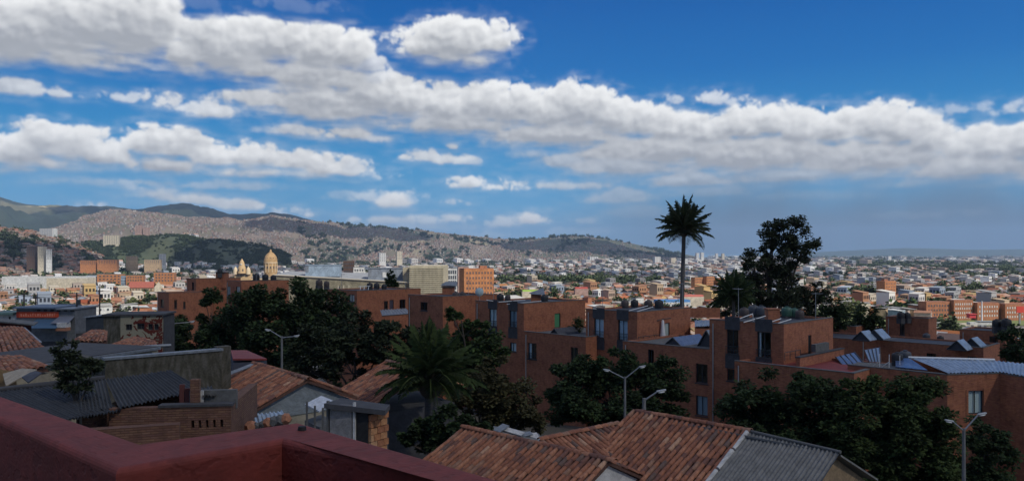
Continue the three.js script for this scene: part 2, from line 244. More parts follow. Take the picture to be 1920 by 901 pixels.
// ------------------------------------------------------------------ terrain
const near = [[0, -9.5], [22, -9.8], [34, -10.6], [60, -15], [90, -17.5], [140, -20.5], [220, -28], [330, -36], [480, -40.5], [1000, -46], [2000, -50], [4000, -54], [30000, -60]];
const groundY = (x, z) => { const r = Math.hypot(x, z), b = lin(near, r), left = sst(-4, -14, x) * (1 - sst(34, 120, r)) * 3; return b + Math.min(left, 3) + (r > 40 ? .4 * P3.noise(x * .03, z * .03, 1) : 0); };
{
  const nr = 130, na = 150, pos = [], col = [], idx = [], uv = [];
  for (let i = 0; i <= nr; i++) { const r = i === 0 ? 0 : 2 * Math.pow(24000 / 2, (i - 1) / (nr - 1)); for (let j = 0; j <= na; j++) {
    const a = (j / na - .5) * Math.PI * 2, x = Math.sin(a) * r, z = -Math.cos(a) * r; pos.push(x, groundY(x, z), z); uv.push(x, z);
    const g = .5 + fbm(x * .012, z * .012, 3, 4) * 1.4 + fbm(x * .1, z * .1, 1, 3) * .6, e = clamp(g); const c = r < 160 ? [mix(.07, .10, e), mix(.068, .085, e), mix(.05, .06, e)] : [mix(.16, .24, e), mix(.155, .21, e), mix(.13, .18, e)]; col.push(...c); } }
  for (let i = 0; i < nr; i++) for (let j = 0; j < na; j++) { const a = i * (na + 1) + j, b = a + na + 1; idx.push(a, a + 1, b, b, a + 1, b + 1); }
  structure('ground', geom(pos, idx, uv, col), mVC);
}

// hills: a crest line read off the skyline at an assumed distance, falling towards the town with gullies
function makeHill(name, crest, front, base, colour, seed, rough = 1) {
  const ns = 220, nt = 56, back = 14, pos = [], col = [], idx = [];
  const px0 = crest[0][0], px1 = crest[crest.length - 1][0];
  const T1 = crest.map((c) => [c[0], c[1]]), T2 = crest.map((c) => [c[0], c[2]]);
  const at = (s, t) => {
    const px = mix(px0, px1, s), d = lin(T2, px), p = W(px, lin(T1, px), d), r = Math.hypot(p.x, p.z), hgt = p.y - base + (fbm(px * .025, seed, 1, 4) * .05) * (p.y - base);
    const k = t <= 1 ? (1 - t) : 0, kb = t > 1 ? t - 1 : 0, fr = front * (0.75 + .5 * (hgt / 500));
    const rr = r - fr * k + front * kb, f = rr / r, x = p.x * f, z = p.z * f;
    const prof = t <= 1 ? Math.pow(sst(-.25, 1.04, t) - sst(-.25, 1.04, 0), .95) / Math.pow(sst(-.25, 1.04, 1) - sst(-.25, 1.04, 0), .95) : 1 - kb * .8;
    const gul = fbm(x * .0012 + seed, z * .0012, seed, 5) * 1.1 + Math.abs(fbm(x * .0026, z * .0022 + seed, 2, 4)) * -.9 + .12;
    return V(x, base + hgt * Math.max(0, prof + rough * gul * .5 * Math.sin(clamp(t) * Math.PI) * .8), z);
  };
  for (let i = 0; i <= ns; i++) for (let j = 0; j <= nt + back; j++) { const s = i / ns, t = j / nt, p = at(s, t); pos.push(p.x, p.y, p.z); col.push(...colour(mix(px0, px1, s), t, p)); }
  const M = nt + back + 1;
  for (let i = 0; i < ns; i++) for (let j = 0; j < nt + back; j++) { const a = i * M + j, b = a + M; idx.push(a, b, a + 1, a + 1, b, b + 1); }
  structure(name, geom(pos, idx, null, col), mVC);
  return { at, px0, px1 };
}
const forest = (p, k = 1) => { const n = .75 + .8 * fbm(p.x * .004, p.z * .004, 2, 4); return [.030 * k * n, .048 * k * n, .026 * k * n]; };
const grass = (p) => { const n = .8 + .7 * fbm(p.x * .005, p.z * .005, 5, 4); return [.115 * n, .125 * n, .052 * n]; };
const earth = (p) => { const n = .85 + .5 * fbm(p.x * .008, p.z * .008, 7, 4); return [.36 * n, .30 * n, .19 * n]; };
const town = (p) => { const n = .8 + .6 * fbm(p.x * .006, p.z * .006, 9, 4), g = sst(-.15, .25, fbm(p.x * .0022, p.z * .0022, 12, 4)); return [mix(.25, .15, g) * n, mix(.185, .13, g) * n, mix(.15, .08, g) * n]; };
const mixc = (a, b, t) => a.map((v, i) => mix(v, b[i], t));
const backHill = makeHill('hill', [[-260, 330, 9000], [-80, 352, 9000], [0, 371, 9000], [40, 381, 9200], [80, 386, 9300], [130, 388, 9400], [200, 388, 9600], [250, 393, 9600], [290, 388, 9500], [320, 384, 9500], [355, 384, 9500], [400, 394, 9600], [430, 402, 9600], [470, 400, 9700], [510, 399, 9700], [545, 403, 9800], [590, 413, 9800], [640, 424, 9800], [720, 440, 9800], [760, 470, 9800]], 2600, -62,
  (px, t, p) => { const g = sst(.10, .3, fbm(px * .012, t * 3, 3, 3) + .16 * (1 - t)); let c = mixc(forest(p, 1.0), grass(p), g * .3 * (1 - sst(.7, .95, t))); const q = sst(1.1, .75, Math.hypot((px - 72) / 92, (t - .72) / .14) + .5 * fbm(px * .03, t * 8, 2, 3)); c = mixc(c, mixc(grass(p), earth(p), .35), q * .9); const y = sst(1, .6, Math.hypot((px - 80) / 14, (t - .73) / .09) + .6 * fbm(px * .1, t * 20, 3, 3)) + .8 * sst(1, .5, Math.hypot((px - 62) / 18, (t - .77) / .035)); return mixc(c, [.58, .47, .24], clamp(y)); }, 2.2, .8);
const midHill = makeHill('hill', [[-260, 452, 5600], [-40, 452, 5600], [40, 447, 5800], [110, 428, 6000], [160, 410, 6300], [205, 398, 6500], [255, 399, 6500], [330, 405, 6600], [400, 411, 6700], [450, 416, 6700], [510, 412, 6700], [560, 414, 6800], [610, 419, 6900], [660, 423, 7000], [720, 427, 7000], [770, 431, 7100], [830, 437, 7200], [880, 442, 7300], [930, 447, 7400], [965, 450, 7500], [1000, 447, 7600], [1060, 443, 7700], [1100, 445, 7800], [1140, 448, 7900], [1190, 457, 8000], [1230, 466, 8000], [1270, 474, 8000], [1310, 481, 8000]], 2300, -60,
  (px, t, p) => { const wood = sst(-.02, .22, fbm(px * .011 + 5, t * 2.6, 3, 4)) * sst(560, 640, px); let c = mixc(town(p), grass(p), clamp(.45 + 1.4 * fbm(px * .02, t * 4, 6, 3)) * mix(.55, .9, sst(420, 620, px))); c = mixc(c, forest(p, 1.3), wood * .8); c = mixc(c, earth(p), sst(.12, .34, fbm(px * .016, t * 3 + 4, 8, 3)) * sst(650, 720, px) * (1 - sst(950, 1050, px)) * .8); c = mixc(c, mixc(forest(p, 1.8), grass(p), .2), sst(970, 1040, px) * .55); return mixc(c, [.55, .5, .4], .9 * clamp(sst(1, .4, Math.hypot((px - 738) / 16, (t - .93) / .05)) + sst(1, .3, Math.hypot((px - 895) / 12, (t - .98) / .05)))); }, 5.7, 1.0);
const farHill = makeHill('hill', [[1380, 480, 21000], [1500, 474, 21000], [1580, 470, 21000], [1640, 467, 21000], [1700, 465, 21000], [1760, 466, 21000], [1830, 468, 21000], [1900, 467, 21000], [2050, 463, 21000], [2300, 460, 21000]], 3500, -62, (px, t, p) => forest(p, 1.8), 8.1, .6);
const parkHill = makeHill('hill', [[90, 470, 3100], [130, 458, 3100], [180, 452, 3150], [230, 446, 3200], [270, 444, 3250], [310, 441, 3300], [350, 443, 3300], [380, 449, 3250], [430, 453, 3200], [480, 457, 3150], [510, 464, 3100], [545, 480, 3050]], 800, -55, (px, t, p) => mixc(forest(p, 1.2), grass(p), sst(-.12, .12, fbm(px * .022, t * 2.4, 4, 3)) * .6), 3.9, .7);
const leftHill = makeHill('hill', [[-260, 425, 2600], [-60, 430, 2600], [10, 432, 2600], [60, 440, 2600], [110, 452, 2600], [150, 466, 2600], [190, 484, 2600]], 1000, -56, (px, t, p) => mixc(town(p), forest(p, 1.3), sst(-.05, .2, fbm(px * .02, t * 3, 4, 3)) * .8), 6.3, .5);

// ------------------------------------------------------------------ the terrace the photograph is taken from
{
  const h = .55, pt = (px, py) => { const p = atDrop(px, py, h); return new THREE.Vector2(p.x, p.z); };
  const out = [pt(0, 740), pt(265, 830), pt(560, 790), pt(950, 901)], inn = [pt(0, 786), pt(216, 880), pt(528, 824), pt(868, 901)];
  const ext = (a, b, l) => a.clone().add(a.clone().sub(b).normalize().multiplyScalar(l));
  out.unshift(ext(out[0], out[1], 2.5)); inn.unshift(ext(inn[0], inn[1], 2.5)); out.push(ext(out[4], out[3], 2.2)); inn.push(ext(inn[4], inn[3], 2.2));
  const ring = [...out, ...inn.slice().reverse()];
  const plan = (pts, y0, y1, bev) => { const g = new THREE.ExtrudeGeometry(new THREE.Shape(pts.map((p) => new THREE.Vector2(p.x, -p.y))), { depth: y1 - y0 - 2 * bev, bevelEnabled: bev > 0, bevelThickness: bev, bevelSize: bev, bevelOffset: -bev, bevelSegments: 4 }); g.rotateX(-Math.PI / 2); g.translate(0, y0 + bev, 0); return g; };
  const t = thing('terrace_house', 'dark red painted house with zigzag terrace parapet', 'house');
  const nudge = (pts, k) => pts.map((p, i) => p.clone().lerp(ring[(ring.length - 1) - i], k));
  part(t, 'parapet_wall', plan(ring, -1.62, -h, .02), mRedWall);
  const far = [V(out[5].x + 3, 0, out[5].y + 4), V(out[0].x - 2, 0, out[0].y + 6)].map((v) => new THREE.Vector2(v.x, v.z));
  const body = [...nudge(out, .1), ...far];
  part(t, 'terrace_floor', plan(body, -1.78, -1.62, 0), std([.20, .07, .05], .8, { map: tile(gritS, 1) }));
  part(t, 'house_wall', plan(body, -10.2, -1.78, 0), mRedWall);
  // the storey behind the terrace, with its eave, keeps light off the inside of the parapet
  part(t, 'upper_wall', boxAt(-6.5, 5.5, -1.62, 2.4, 1.5, 1.8), mRedWall); part(t, 'eave', boxAt(-6.6, 5.6, 1.3, 1.42, .25, 1.5), mConc);
  const b = atDrop(566, 806, h); part(t, 'anchor_plate', new THREE.CylinderGeometry(.012, .014, .012, 10), mDark, [b.x, -h + .006, b.z]);
}

// ------------------------------------------------------------------ clay tiled roofs
const Q = Math.PI / 4, UD = V(Math.SQRT1_2, 0, -Math.SQRT1_2), VD = V(Math.SQRT1_2, 0, Math.SQRT1_2);   // the quarter is built at 45 degrees to the view: UD right and away, VD right and nearer
const tileGeo = [0, 1, 2].map((k) => {  // one barrel tile: convex half pipe, wider at its lower end, with a thick lip
  const pos = [], uv = [], idx = [], n = 6, rows = [[0, .075, 0], [.42, .098, .0], [.42, .080, -.0]];
  rows.forEach(([z, r], j) => { for (let i = 0; i <= n; i++) { const a = Math.PI * i / n; pos.push(-Math.cos(a) * r, Math.sin(a) * r * (.92 + .05 * k), z); uv.push(i / n * .3 + k * .13, z + k * .21); } });
  for (const [a, b] of [[0, 1], [1, 2]]) for (let i = 0; i < n; i++) { const q = a * (n + 1) + i, w = b * (n + 1) + i; idx.push(q, w, q + 1, q + 1, w, w + 1); }
  return geom(pos, idx, uv);
});
// roof slope from ridge a-b down to eave d-c; each tile that can be picked apart is a mesh of its own, at most 300 on one roof
function tiledSlope(parent, a, b, c, d, o = {}) {
  const q = rng(o.seed ?? 5), pitch = o.pitch ?? .225, lw = Math.max(a.distanceTo(b), d.distanceTo(c)), lh = (a.distanceTo(d) + b.distanceTo(c)) / 2, nc = Math.round(lw / pitch), nrw = Math.round(lh / .345);
  const nrm = b.clone().sub(a).cross(d.clone().sub(a)).normalize(); if (nrm.y < 0) nrm.negate();
  const bed = part(parent, 'roof_bed', slabQuad(a, b, c, d, .1), mTileBed); bed.position.addScaledVector(nrm, -.03);
  const list = [];
  for (let i = 0; i < nc; i++) { const sag = (q() - .5) * .03; for (let j = 0; j < nrw; j++) {
    const u = (i + .5 + (q() - .5) * .14) / nc, v = j / nrw, top = a.clone().lerp(b, u), bot = d.clone().lerp(c, u), sl = bot.clone().sub(top).normalize(), p = top.clone().lerp(bot, v + (q() - .5) * .06 / lh);
    p.addScaledVector(nrm, .012 + sag + .03 * Math.sin(u * 5 + v * 3 + (o.seed ?? 1)) + q() * .012);
    if (o.keep && !o.keep(p)) continue;
    const z = sl, y = nrm.clone().addScaledVector(z, -nrm.dot(z)).normalize(), x = y.clone().cross(z), yaw = (q() - .5) * .08, xx = x.clone().multiplyScalar(Math.cos(yaw)).addScaledVector(z, Math.sin(yaw)), zz = xx.clone().cross(y);
    const m = new THREE.Matrix4().makeBasis(xx, y, zz).setPosition(p); m.multiply(new THREE.Matrix4().makeRotationX(.045)).scale(V(pitch / .225, pitch / .225, 1));
    const k = q(), mat = k < .34 ? 0 : k < .54 ? 1 : k < .68 ? 2 : k < .82 ? 3 : k < .91 ? 4 : k < .97 ? 5 : 6;
    list.push({ m, mat, g: Math.floor(q() * 3), dist: p.length(), p });
  } }
  list.sort((s, t) => s.dist - t.dist);
  const single = o.single ?? 300, rest = mTiles.map(() => []);
  list.forEach((t, i) => {
    if (i < single) { const e = part(parent, 'roof_tile', tileGeo[t.g], mTiles[t.mat]); t.m.decompose(e.position, e.quaternion, e.scale); }
    else { const e = tileGeo[t.g].clone(); e.applyMatrix4(t.m); rest[t.mat].push(e); }
  });
  rest.forEach((r, k) => { if (r.length) { const e = part(parent, 'roof_tiles', mergeGeometries(r), mTiles[k]); e.userData.kind = 'stuff'; } });
}
function ridgeCap(parent, a, b, n) { const q = rng(n), g = []; const dir = b.clone().sub(a), l = dir.length(), m = Math.ceil(l / .34); dir.normalize(); for (let i = 0; i < m; i++) { const p = a.clone().addScaledVector(dir, i * .34), y = V(0, 1, 0), x = y.clone().cross(dir).normalize(), e = tileGeo[0].clone(); e.applyMatrix4(new THREE.Matrix4().makeBasis(x, dir.clone().cross(x), dir).setPosition(p.x, p.y + .03 + q() * .015, p.z).scale(V(1.35, 1.2, .95))); const t = part(parent, 'ridge_tile', e, mTiles[Math.floor(q() * 5)]); g.push(t); } }
const prism = (pts, y0, y1) => { const g = new THREE.ExtrudeGeometry(new THREE.Shape(pts.map((p) => new THREE.Vector2(p.x, -p.z))), { depth: y1 - y0, bevelEnabled: false }); g.rotateX(-Math.PI / 2); g.translate(0, y0, 0); return g; };

// front house: ridge runs towards the right, slope falls to the left
const down = (p, dir, run, drop) => p.clone().addScaledVector(dir, run).add(V(0, -drop, 0));
const UN = UD.clone().negate();
{
  const t = thing('tiled_house', 'low house with weathered clay barrel tile roof right below the red parapet', 'house');
  const a = atDrop(866, 801, 6.5), b = atDrop(1143, 864, 6.5), d = down(a, UN, 4.6, 2.15), c = down(b, UN, 4.6, 2.15);
  tiledSlope(t, a, b, c, d, { seed: 11 });
  const c2 = down(b, UD, 2.4, 1.1), d2 = down(a, UD, 2.4, 1.1);
  tiledSlope(t, b, a, d2, c2, { seed: 12, single: 60 });
  ridgeCap(t, a, b, 3);
  const w = (p, x, y) => p.clone().addScaledVector(UD, x).addScaledVector(VD, y);
  part(t, 'wall', prism([w(d, .35, .2), w(c, .35, -.2), w(c2, -.35, -.2), w(d2, -.35, .2)], -11, -8.75), mWhite);
  const gy = (p, r) => p.y - .1; const ga = w(c, .35, -.12), gb = w(c2, -.35, -.12);
  part(t, 'gable_wall', geom([ga.x, -8.7, ga.z, gb.x, -8.7, gb.z, gb.x, gb.y - .02, gb.z, b.x - VD.x * .12, b.y - .14, b.z - VD.z * .12, ga.x, ga.y - .02, ga.z], [0, 1, 2, 0, 2, 3, 0, 3, 4], [0, 0, 5, 0, 5, 2, 3, 3, 0, 1]), std([.62, .61, .58], .85, { map: tile(gritS, 1 / 3), side: THREE.DoubleSide }));
}
{
  const t = thing('tiled_house', 'larger tiled house with a roof valley joining a grey corrugated sheet roof', 'house');
  const sl = .46, a = atDrop(1193, 772, 6.0), b = atDrop(1404, 809, 6.0), run = 5.0;
  const e = atDrop(1010, 826, 6.5), f0 = atDrop(1150, 797, 6.5), f = f0.clone().addScaledVector(UD, .6);
  const hMain = (p) => { const s = p.clone().sub(a).dot(UN); return a.y - Math.max(0, s) * sl; }, hSide = (p) => { const s = p.clone().sub(e).dot(VD); return e.y - Math.max(0, s) * sl; };
  const c = down(b, UN, run, run * sl), d = down(a, UN, run, run * sl);
  const ax = a.clone().addScaledVector(VD, -.2), dx = d.clone().addScaledVector(VD, -.2);
  tiledSlope(t, ax, b, c, dx, { seed: 21, keep: (p) => p.y > hSide(p) - .12 || p.clone().sub(e).dot(VD) < -.1 });
  tiledSlope(t, e, f, down(f, VD, 4.4, 4.4 * sl), down(e, VD, 4.4, 4.4 * sl), { seed: 22, single: 240, keep: (p) => p.y > hMain(p) - .12 });
  ridgeCap(t, a, b, 5); ridgeCap(t, e, f0, 6);
  const g = atDrop(1577, 849, 6.0), h0 = down(g, UN, run, run * sl);
  part(t, 'corrugated_roof', corrugated(b.clone().addScaledVector(VD, .1), g, h0, c.clone().addScaledVector(VD, .1), 23, .032), mTinGrey);
  part(t, 'mortar_edge', mergeGeometries([0, .2, .4, .6, .8].map((k) => { const p = b.clone().lerp(c, k + .02), q2 = b.clone().lerp(c, k + .2); p.y += .05; q2.y += .05; return tubeBetween(p, q2, .07 + .03 * hash2(k * 10, 3), .07, 7); })), mWhite);
  part(t, 'ridge_mortar', tubeBetween(b.clone().add(V(0, .03, 0)), g.clone().add(V(0, .03, 0)), .055, .05, 7), mConc);
  const rb = down(g, UD, 3, 1.35), ra = down(a, UD, 3, 1.35);
  part(t, 'rear_roof', slabQuad(a, g, rb, ra, .06), mTinGrey).position.y -= .04;
  const w = (p, x, y) => p.clone().addScaledVector(UD, x).addScaledVector(VD, y);
  part(t, 'wall', prism([w(d, .4, .1), w(h0, .4, -.3), w(rb, -.4, -.3), w(ra, -.4, .1)], -11.4, -8.6), mPlaster);
  const ga = w(h0, .3, -.28), gb = w(rb, -.3, -.28), top = w(g, 0, -.28);
  part(t, 'gable_wall', geom([ga.x, -8.6, ga.z, gb.x, -8.6, gb.z, gb.x, gb.y - .1, gb.z, top.x, top.y - .12, top.z, ga.x, ga.y - .1, ga.z], [0, 1, 2, 0, 2, 3, 0, 3, 4], [0, 0, 7, 0, 7, 2, 4, 4, 0, 1]), std([.30, .21, .12], .9, { map: tile(gritS, 1 / 2), side: THREE.DoubleSide }));
  part(t, 'side_wall', prism([w(e, -1.2, .1), w(f, 0, .1), w(f, 0, 4), w(e, -1.2, 4)], -11.4, -8.7), mPlaster);
  const tp = b.clone().lerp(c, .62).addScaledVector(VD, .12); part(t, 'blue_patch', box(.3, .03, .42), std([.12, .3, .55], .5), [tp.x, tp.y + .07, tp.z], [0, -Q, -.43]);
}
{ // rubble-strewn grey shed between the roofs and the trees
  const t = thing('shed', 'low grey fibre cement shed with loose sheets behind the tiled roofs', 'shed');
  const a = W(925, 798, 32.5), b = W(1010, 812, 32.5), c = W(1024, 834, 31), d = W(930, 815, 31);
  part(t, 'roof', slabQuad(a, b, c, d, .06), mTinGrey); part(t, 'wall', prism([a, b, c, d].map((p) => p.clone().multiplyScalar(1)), -11, -7.4), mConcDark);
  for (const [px, py, r] of [[940, 806, .3], [962, 812, .9], [985, 818, .1], [1003, 824, .6]]) part(t, 'loose_sheet', box(.5 + r * .4, .03, .35), r > .5 ? mWhite : mTin, W(px, py - 4, 31.8), [.2, r * 3, .1]);
}
{
  const t = thing('tiled_house', 'small clay tiled house with white stuccoed gable near the double street lamp', 'house');
  const a = atDrop(474, 681, 5), b = atDrop(576, 711, 5), d = down(a, UN, 3.0, 1.2), c = down(b, UN, 3.0, 1.2), d2 = down(a, UD, 2.4, 1.0), c2 = down(b, UD, 2.4, 1.0);
  tiledSlope(t, a, b, c, d, { seed: 31, single: 120 }); tiledSlope(t, b, a, d2, c2, { seed: 32, single: 0 }); ridgeCap(t, a, b, 7);
  const w = (p, x, y) => p.clone().addScaledVector(UD, x).addScaledVector(VD, y);
  part(t, 'wall', prism([w(d, .3, .15), w(c, .3, -.25), w(c2, -.3, -.25), w(d2, -.3, .15)], -10.6, -6.35), mPlaster);
  const ga = w(c, .3, -.2), gb = w(c2, -.3, -.2), tp = w(b, 0, -.2);
  part(t, 'gable_wall', geom([ga.x, -6.4, ga.z, gb.x, -6.4, gb.z, gb.x, gb.y - .05, gb.z, tp.x, tp.y - .12, tp.z, ga.x, ga.y - .05, ga.z], [0, 1, 2, 0, 2, 3, 0, 3, 4], [0, 0, 5, 0, 5, 2, 3, 3, 0, 1]), std([.24, .27, .28], .85, { map: tile(gritS, 1 / 2), side: THREE.DoubleSide }));
  part(t, 'metal_flashing', slabQuad(W(388, 719, 33), W(478, 683, 36), W(470, 681, 36), W(382, 715, 33), .04), mTin);
}
{
  const t = thing('tiled_house', 'clay tiled house half hidden behind the short feather palm', 'house');
  const a = atDrop(724, 677, 6), b = atDrop(800, 696, 6), d = down(a, UN, 4.4, 1.75), c = down(b, UN, 4.4, 1.75), d2 = down(a, UD, 2.4, 1.0), c2 = down(b, UD, 2.4, 1.0);
  tiledSlope(t, a, b, c, d, { seed: 41, single: 140 }); tiledSlope(t, b, a, d2, c2, { seed: 42, single: 0 }); ridgeCap(t, a, b, 9);
  const w = (p, x, y) => p.clone().addScaledVector(UD, x).addScaledVector(VD, y);
  part(t, 'wall', prism([w(d, .3, .15), w(c, .3, -.25), w(c2, -.3, -.25), w(d2, -.3, .15)], -13.5, -7.9), mConcDark);
}
{ // hut with concrete slab and hollow clay blocks
  const t = thing('block_hut', 'small hut of orange hollow clay blocks under a dark concrete slab roof', 'hut');
  const d = 21.5, bl = W(724, 766, d), fl = W(692, 835, d);
  const a = W(612, 752, d + .4), b = W(728, 761, d - .2), c = W(722, 769, d - 1.0), e = W(604, 757, d - .6);
  part(t, 'roof_slab', slabQuad(W(640, 746, d + 1.2), W(731, 758, d + .6), W(722, 769, d - .6), W(607, 756, d - .3), .13), mConcDark);
  // front wall, rendered, with a boarded door
  const L = W(616, 764, d), r0 = W(690, 772, d - .35), hgt = 3.8;
  part(t, 'front_wall', slabQuad(L, r0, r0.clone().add(V(0, -hgt, 0)), L.clone().add(V(0, -hgt, 0)), .01), mConcDark);
  const dirF = r0.clone().sub(L); dirF.y = 0; dirF.normalize(); const nF = V(-dirF.z, 0, dirF.x); if (nF.z < 0) nF.negate();
  const doorC = W(642, 800, d - .12).addScaledVector(nF, .08); const ang = Math.atan2(-dirF.z, dirF.x);
  part(t, 'door', box(.66, 1.25, .05), std([.27, .26, .25], .9, { map: tile(gritS, 1.2), bumpMap: tile(grit, .8), bumpScale: .02 }), doorC, [0, ang, 0]);
  part(t, 'door_post', box(.06, 1.4, .07), mWhite, doorC.clone().addScaledVector(dirF, .4), [0, ang, 0]);
  part(t, 'door_post', box(.06, 1.4, .07), mConc, doorC.clone().addScaledVector(dirF, -.4), [0, ang, 0]);
  // side wall: single hollow blocks with open joints
  const s0 = W(692, 772, d - .35), s1 = W(726, 770, d + .25), dirS = s1.clone().sub(s0); dirS.y = 0; const ls = dirS.length(); dirS.normalize(); const aS = Math.atan2(-dirS.z, dirS.x), q = rng(8);
  const bm = [[.50, .21, .09], [.56, .27, .12], [.42, .17, .08], [.60, .33, .17]].map((k) => std(k, .9, { map: tile(gritS, 1.5), bumpMap: tile(grit, 2), bumpScale: .008 }));
  const bw = .26, bh = .185;
  for (let j = 0; j < 11; j++) for (let i = -1; i < Math.ceil(ls / bw) + 1; i++) {
    const x0 = Math.max(0, i * bw + (j % 2) * bw / 2), x1 = Math.min(ls, (i + 1) * bw + (j % 2) * bw / 2); if (x1 - x0 < .07) continue;
    const p = s0.clone().addScaledVector(dirS, (x0 + x1) / 2); p.y = s0.y - .07 - (j + .5) * bh + (q() - .5) * .012;
    part(t, 'clay_block', box(x1 - x0 - .02, bh - .02, .12), bm[Math.floor(q() * 4)], p, [0, aS + (q() - .5) * .03, (q() - .5) * .02]);
  }
  part(t, 'side_wall', slabQuad(s0.clone().add(V(0, -.02, 0)), s1, s1.clone().add(V(0, -hgt, 0)), s0.clone().add(V(0, -hgt, 0)), .01), mConcDark).position.addScaledVector(V(-dirS.z, 0, dirS.x).multiplyScalar(dirS.x > 0 ? -1 : 1), .05);
  const rr = W(640, 760, d + 2);
  part(t, 'rear_wall', prism([L.clone().addScaledVector(nF, -.06), r0.clone().addScaledVector(nF, -.06), s1.clone().addScaledVector(nF, -.06), W(640, 752, d + 1.1)], -9.9, s0.y - .12), mConcDark);
}
{ // sheets and clutter between the small roofs
  const t = thing('lean_to', 'lean-to with a bright white sheet roof beside the block hut', 'lean-to');
  const a = W(571, 757, 27.5), b = W(602, 741, 28.5), c = W(628, 752, 27.4), d = W(598, 770, 26.4);
  part(t, 'roof', slabQuad(a, b, c, d, .05), std([.66, .68, .70], .6, { map: tile(gritS, 1) }));
  part(t, 'wall', prism([a, d, c, b].map((p) => p.clone().multiplyScalar(.998)), -10, -5.75), mConc);
  for (const [px, py] of [[575, 766], [590, 774], [605, 778]]) part(t, 'post', box(.06, 1.2, .06), mConc, W(px, py + 20, 26.2));
}
{
  const t = thing('lean_to', 'lean-to with pale corrugated tin roof below the brick house wall', 'lean-to');
  const a = W(437, 782, 24), b = W(528, 770, 24.6), c = W(540, 788, 22.4), d = W(436, 806, 22);
  part(t, 'roof', corrugated(a, b, c, d, 12, .025), mTinBlue);
  part(t, 'wall', prism([d, c, b, a].map((p) => p.clone().multiplyScalar(.997)), -9.9, -5.2), mPlaster);
  const q = rng(4); for (let i = 0; i < 7; i++) { const p = W(470 + i * 11, 800 - i * 2.5, 21.6); part(t, 'stone', new THREE.DodecahedronGeometry(.1 + q() * .09, 0), i % 3 ? mConc : mTiles[2], p, [q() * 3, q() * 3, 0]); }
}

// ------------------------------------------------------------------ old houses on the left
{
  const t = thing('brick_house', 'rough brick house with dark corrugated roof and open loft window', 'house');
  const wl = W(203, 766, 20), wr = W(433, 757, 20.4), top = wl.y;
  const dir = wr.clone().sub(wl); dir.y = 0; const L = dir.length(); dir.normalize(); const ang = Math.atan2(-dir.z, dir.x), g = sub(t, 'front', wl.clone().setY(-9.9), ang);
  const H = wl.y + 9.9;
  part(g, 'brick_wall', panel(L, H, [[2.0, H - .55, .08, .2], [2.18, H - .55, .08, .2], [2.36, H - .55, .08, .2], [2.54, H - .55, .08, .2], [2.72, H - .55, .08, .2]]), mBrickOld);
  part(g, 'return_wall', boxAt(L - .25, L, 0, H, -3.6, -.25), mBrickOld);
  part(g, 'left_wall', boxAt(-.6, -.35, 0, H - .2, -3.6, .1), mBrickOld);
  part(g, 'wall_cap', boxAt(1.2, L + .04, H, H + .06, -.29, .04), mConcDark);
  const A = W(196, 711, 23.6), B = W(318, 694, 24), C = W(388, 733, 21.4), D = W(226, 766, 20.2), E = W(285, 741, 20.9);
  part(t, 'corrugated_roof', corrugated(A, B, W(378, 730, 21.6), W(222, 765, 19.9), 21, .03), mTinDark);
  part(t, 'loft_back', boxUV(2.6, .9, .1), mBrickOld, W(335, 768, 22.4), [0, ang, 0]);
  part(t, 'loft_post', box(.22, 1.3, .2), mBrickOld, W(366, 757, 20.6), [0, ang, 0]);
  part(t, 'loft_post', box(.12, 1.0, .1), std([.10, .03, .025], .9), W(341, 756, 20.8), [0, ang, 0]);
  part(t, 'loft_post', box(.13, .75, .1), std([.10, .03, .025], .9), W(352, 754, 20.8), [0, ang, 0]);
  part(t, 'white_door', box(.14, .62, .06), mWhite, W(376, 754, 20.7), [0, ang, 0]);
  part(t, 'loft_eave', corrugated(W(368, 727, 21.6), W(396, 724, 21.8), W(405, 742, 20.8), W(380, 742, 20.6), 4, .025), mTinDark);
  part(t, 'loft_parapet', boxUV(1.2, .5, .15), mConc, W(400, 748, 20.9), [0, ang, 0]);
  part(t, 'left_roof', corrugated(W(-40, 737, 22), W(135, 714, 23.4), W(226, 770, 20.0), W(90, 792, 18.6), 22, .03), mTinDark);
  part(t, 'left_roof', corrugated(W(130, 714, 23.5), W(196, 710, 23.6), W(210, 765, 20.1), W(140, 776, 19.6), 10, .03), mTinDark);
  part(t, 'lower_wall', boxUV(5.5, 4.2, .3), mBrickOld, W(100, 975, 18.6), [0, ang + .2, 0]);
  part(t, 'ridge_board', tubeBetween(W(-40, 735, 22), W(196, 708, 23.6), .09, .08, 6), mConcDark);
}
{
  const t = thing('old_wall', 'long stained concrete wall with a thin grey metal coping strip', 'wall');
  const l = W(196, 673, 30), r = W(415, 651, 33), dir = r.clone().sub(l); dir.y = 0; const L = dir.length(), ang = Math.atan2(-dir.z, dir.x);
  const g = sub(t, 'wall_run', l.clone().setY(-9), ang);
  part(g, 'wall', boxAt(0, L, 0, l.y + 9 - .04, -.25, 0), mStain); part(g, 'coping', boxAt(-.05, L + .05, l.y + 9 - .04, l.y + 9 + .05, -.3, .06), mTin);
  part(g, 'end_pier', boxAt(L - .1, L + .5, 0, l.y + 9.1, -.6, -.25), mStain); part(g, 'return_wall', boxAt(0, .25, 0, l.y + 8.8, -4, -.25), mStain);
}
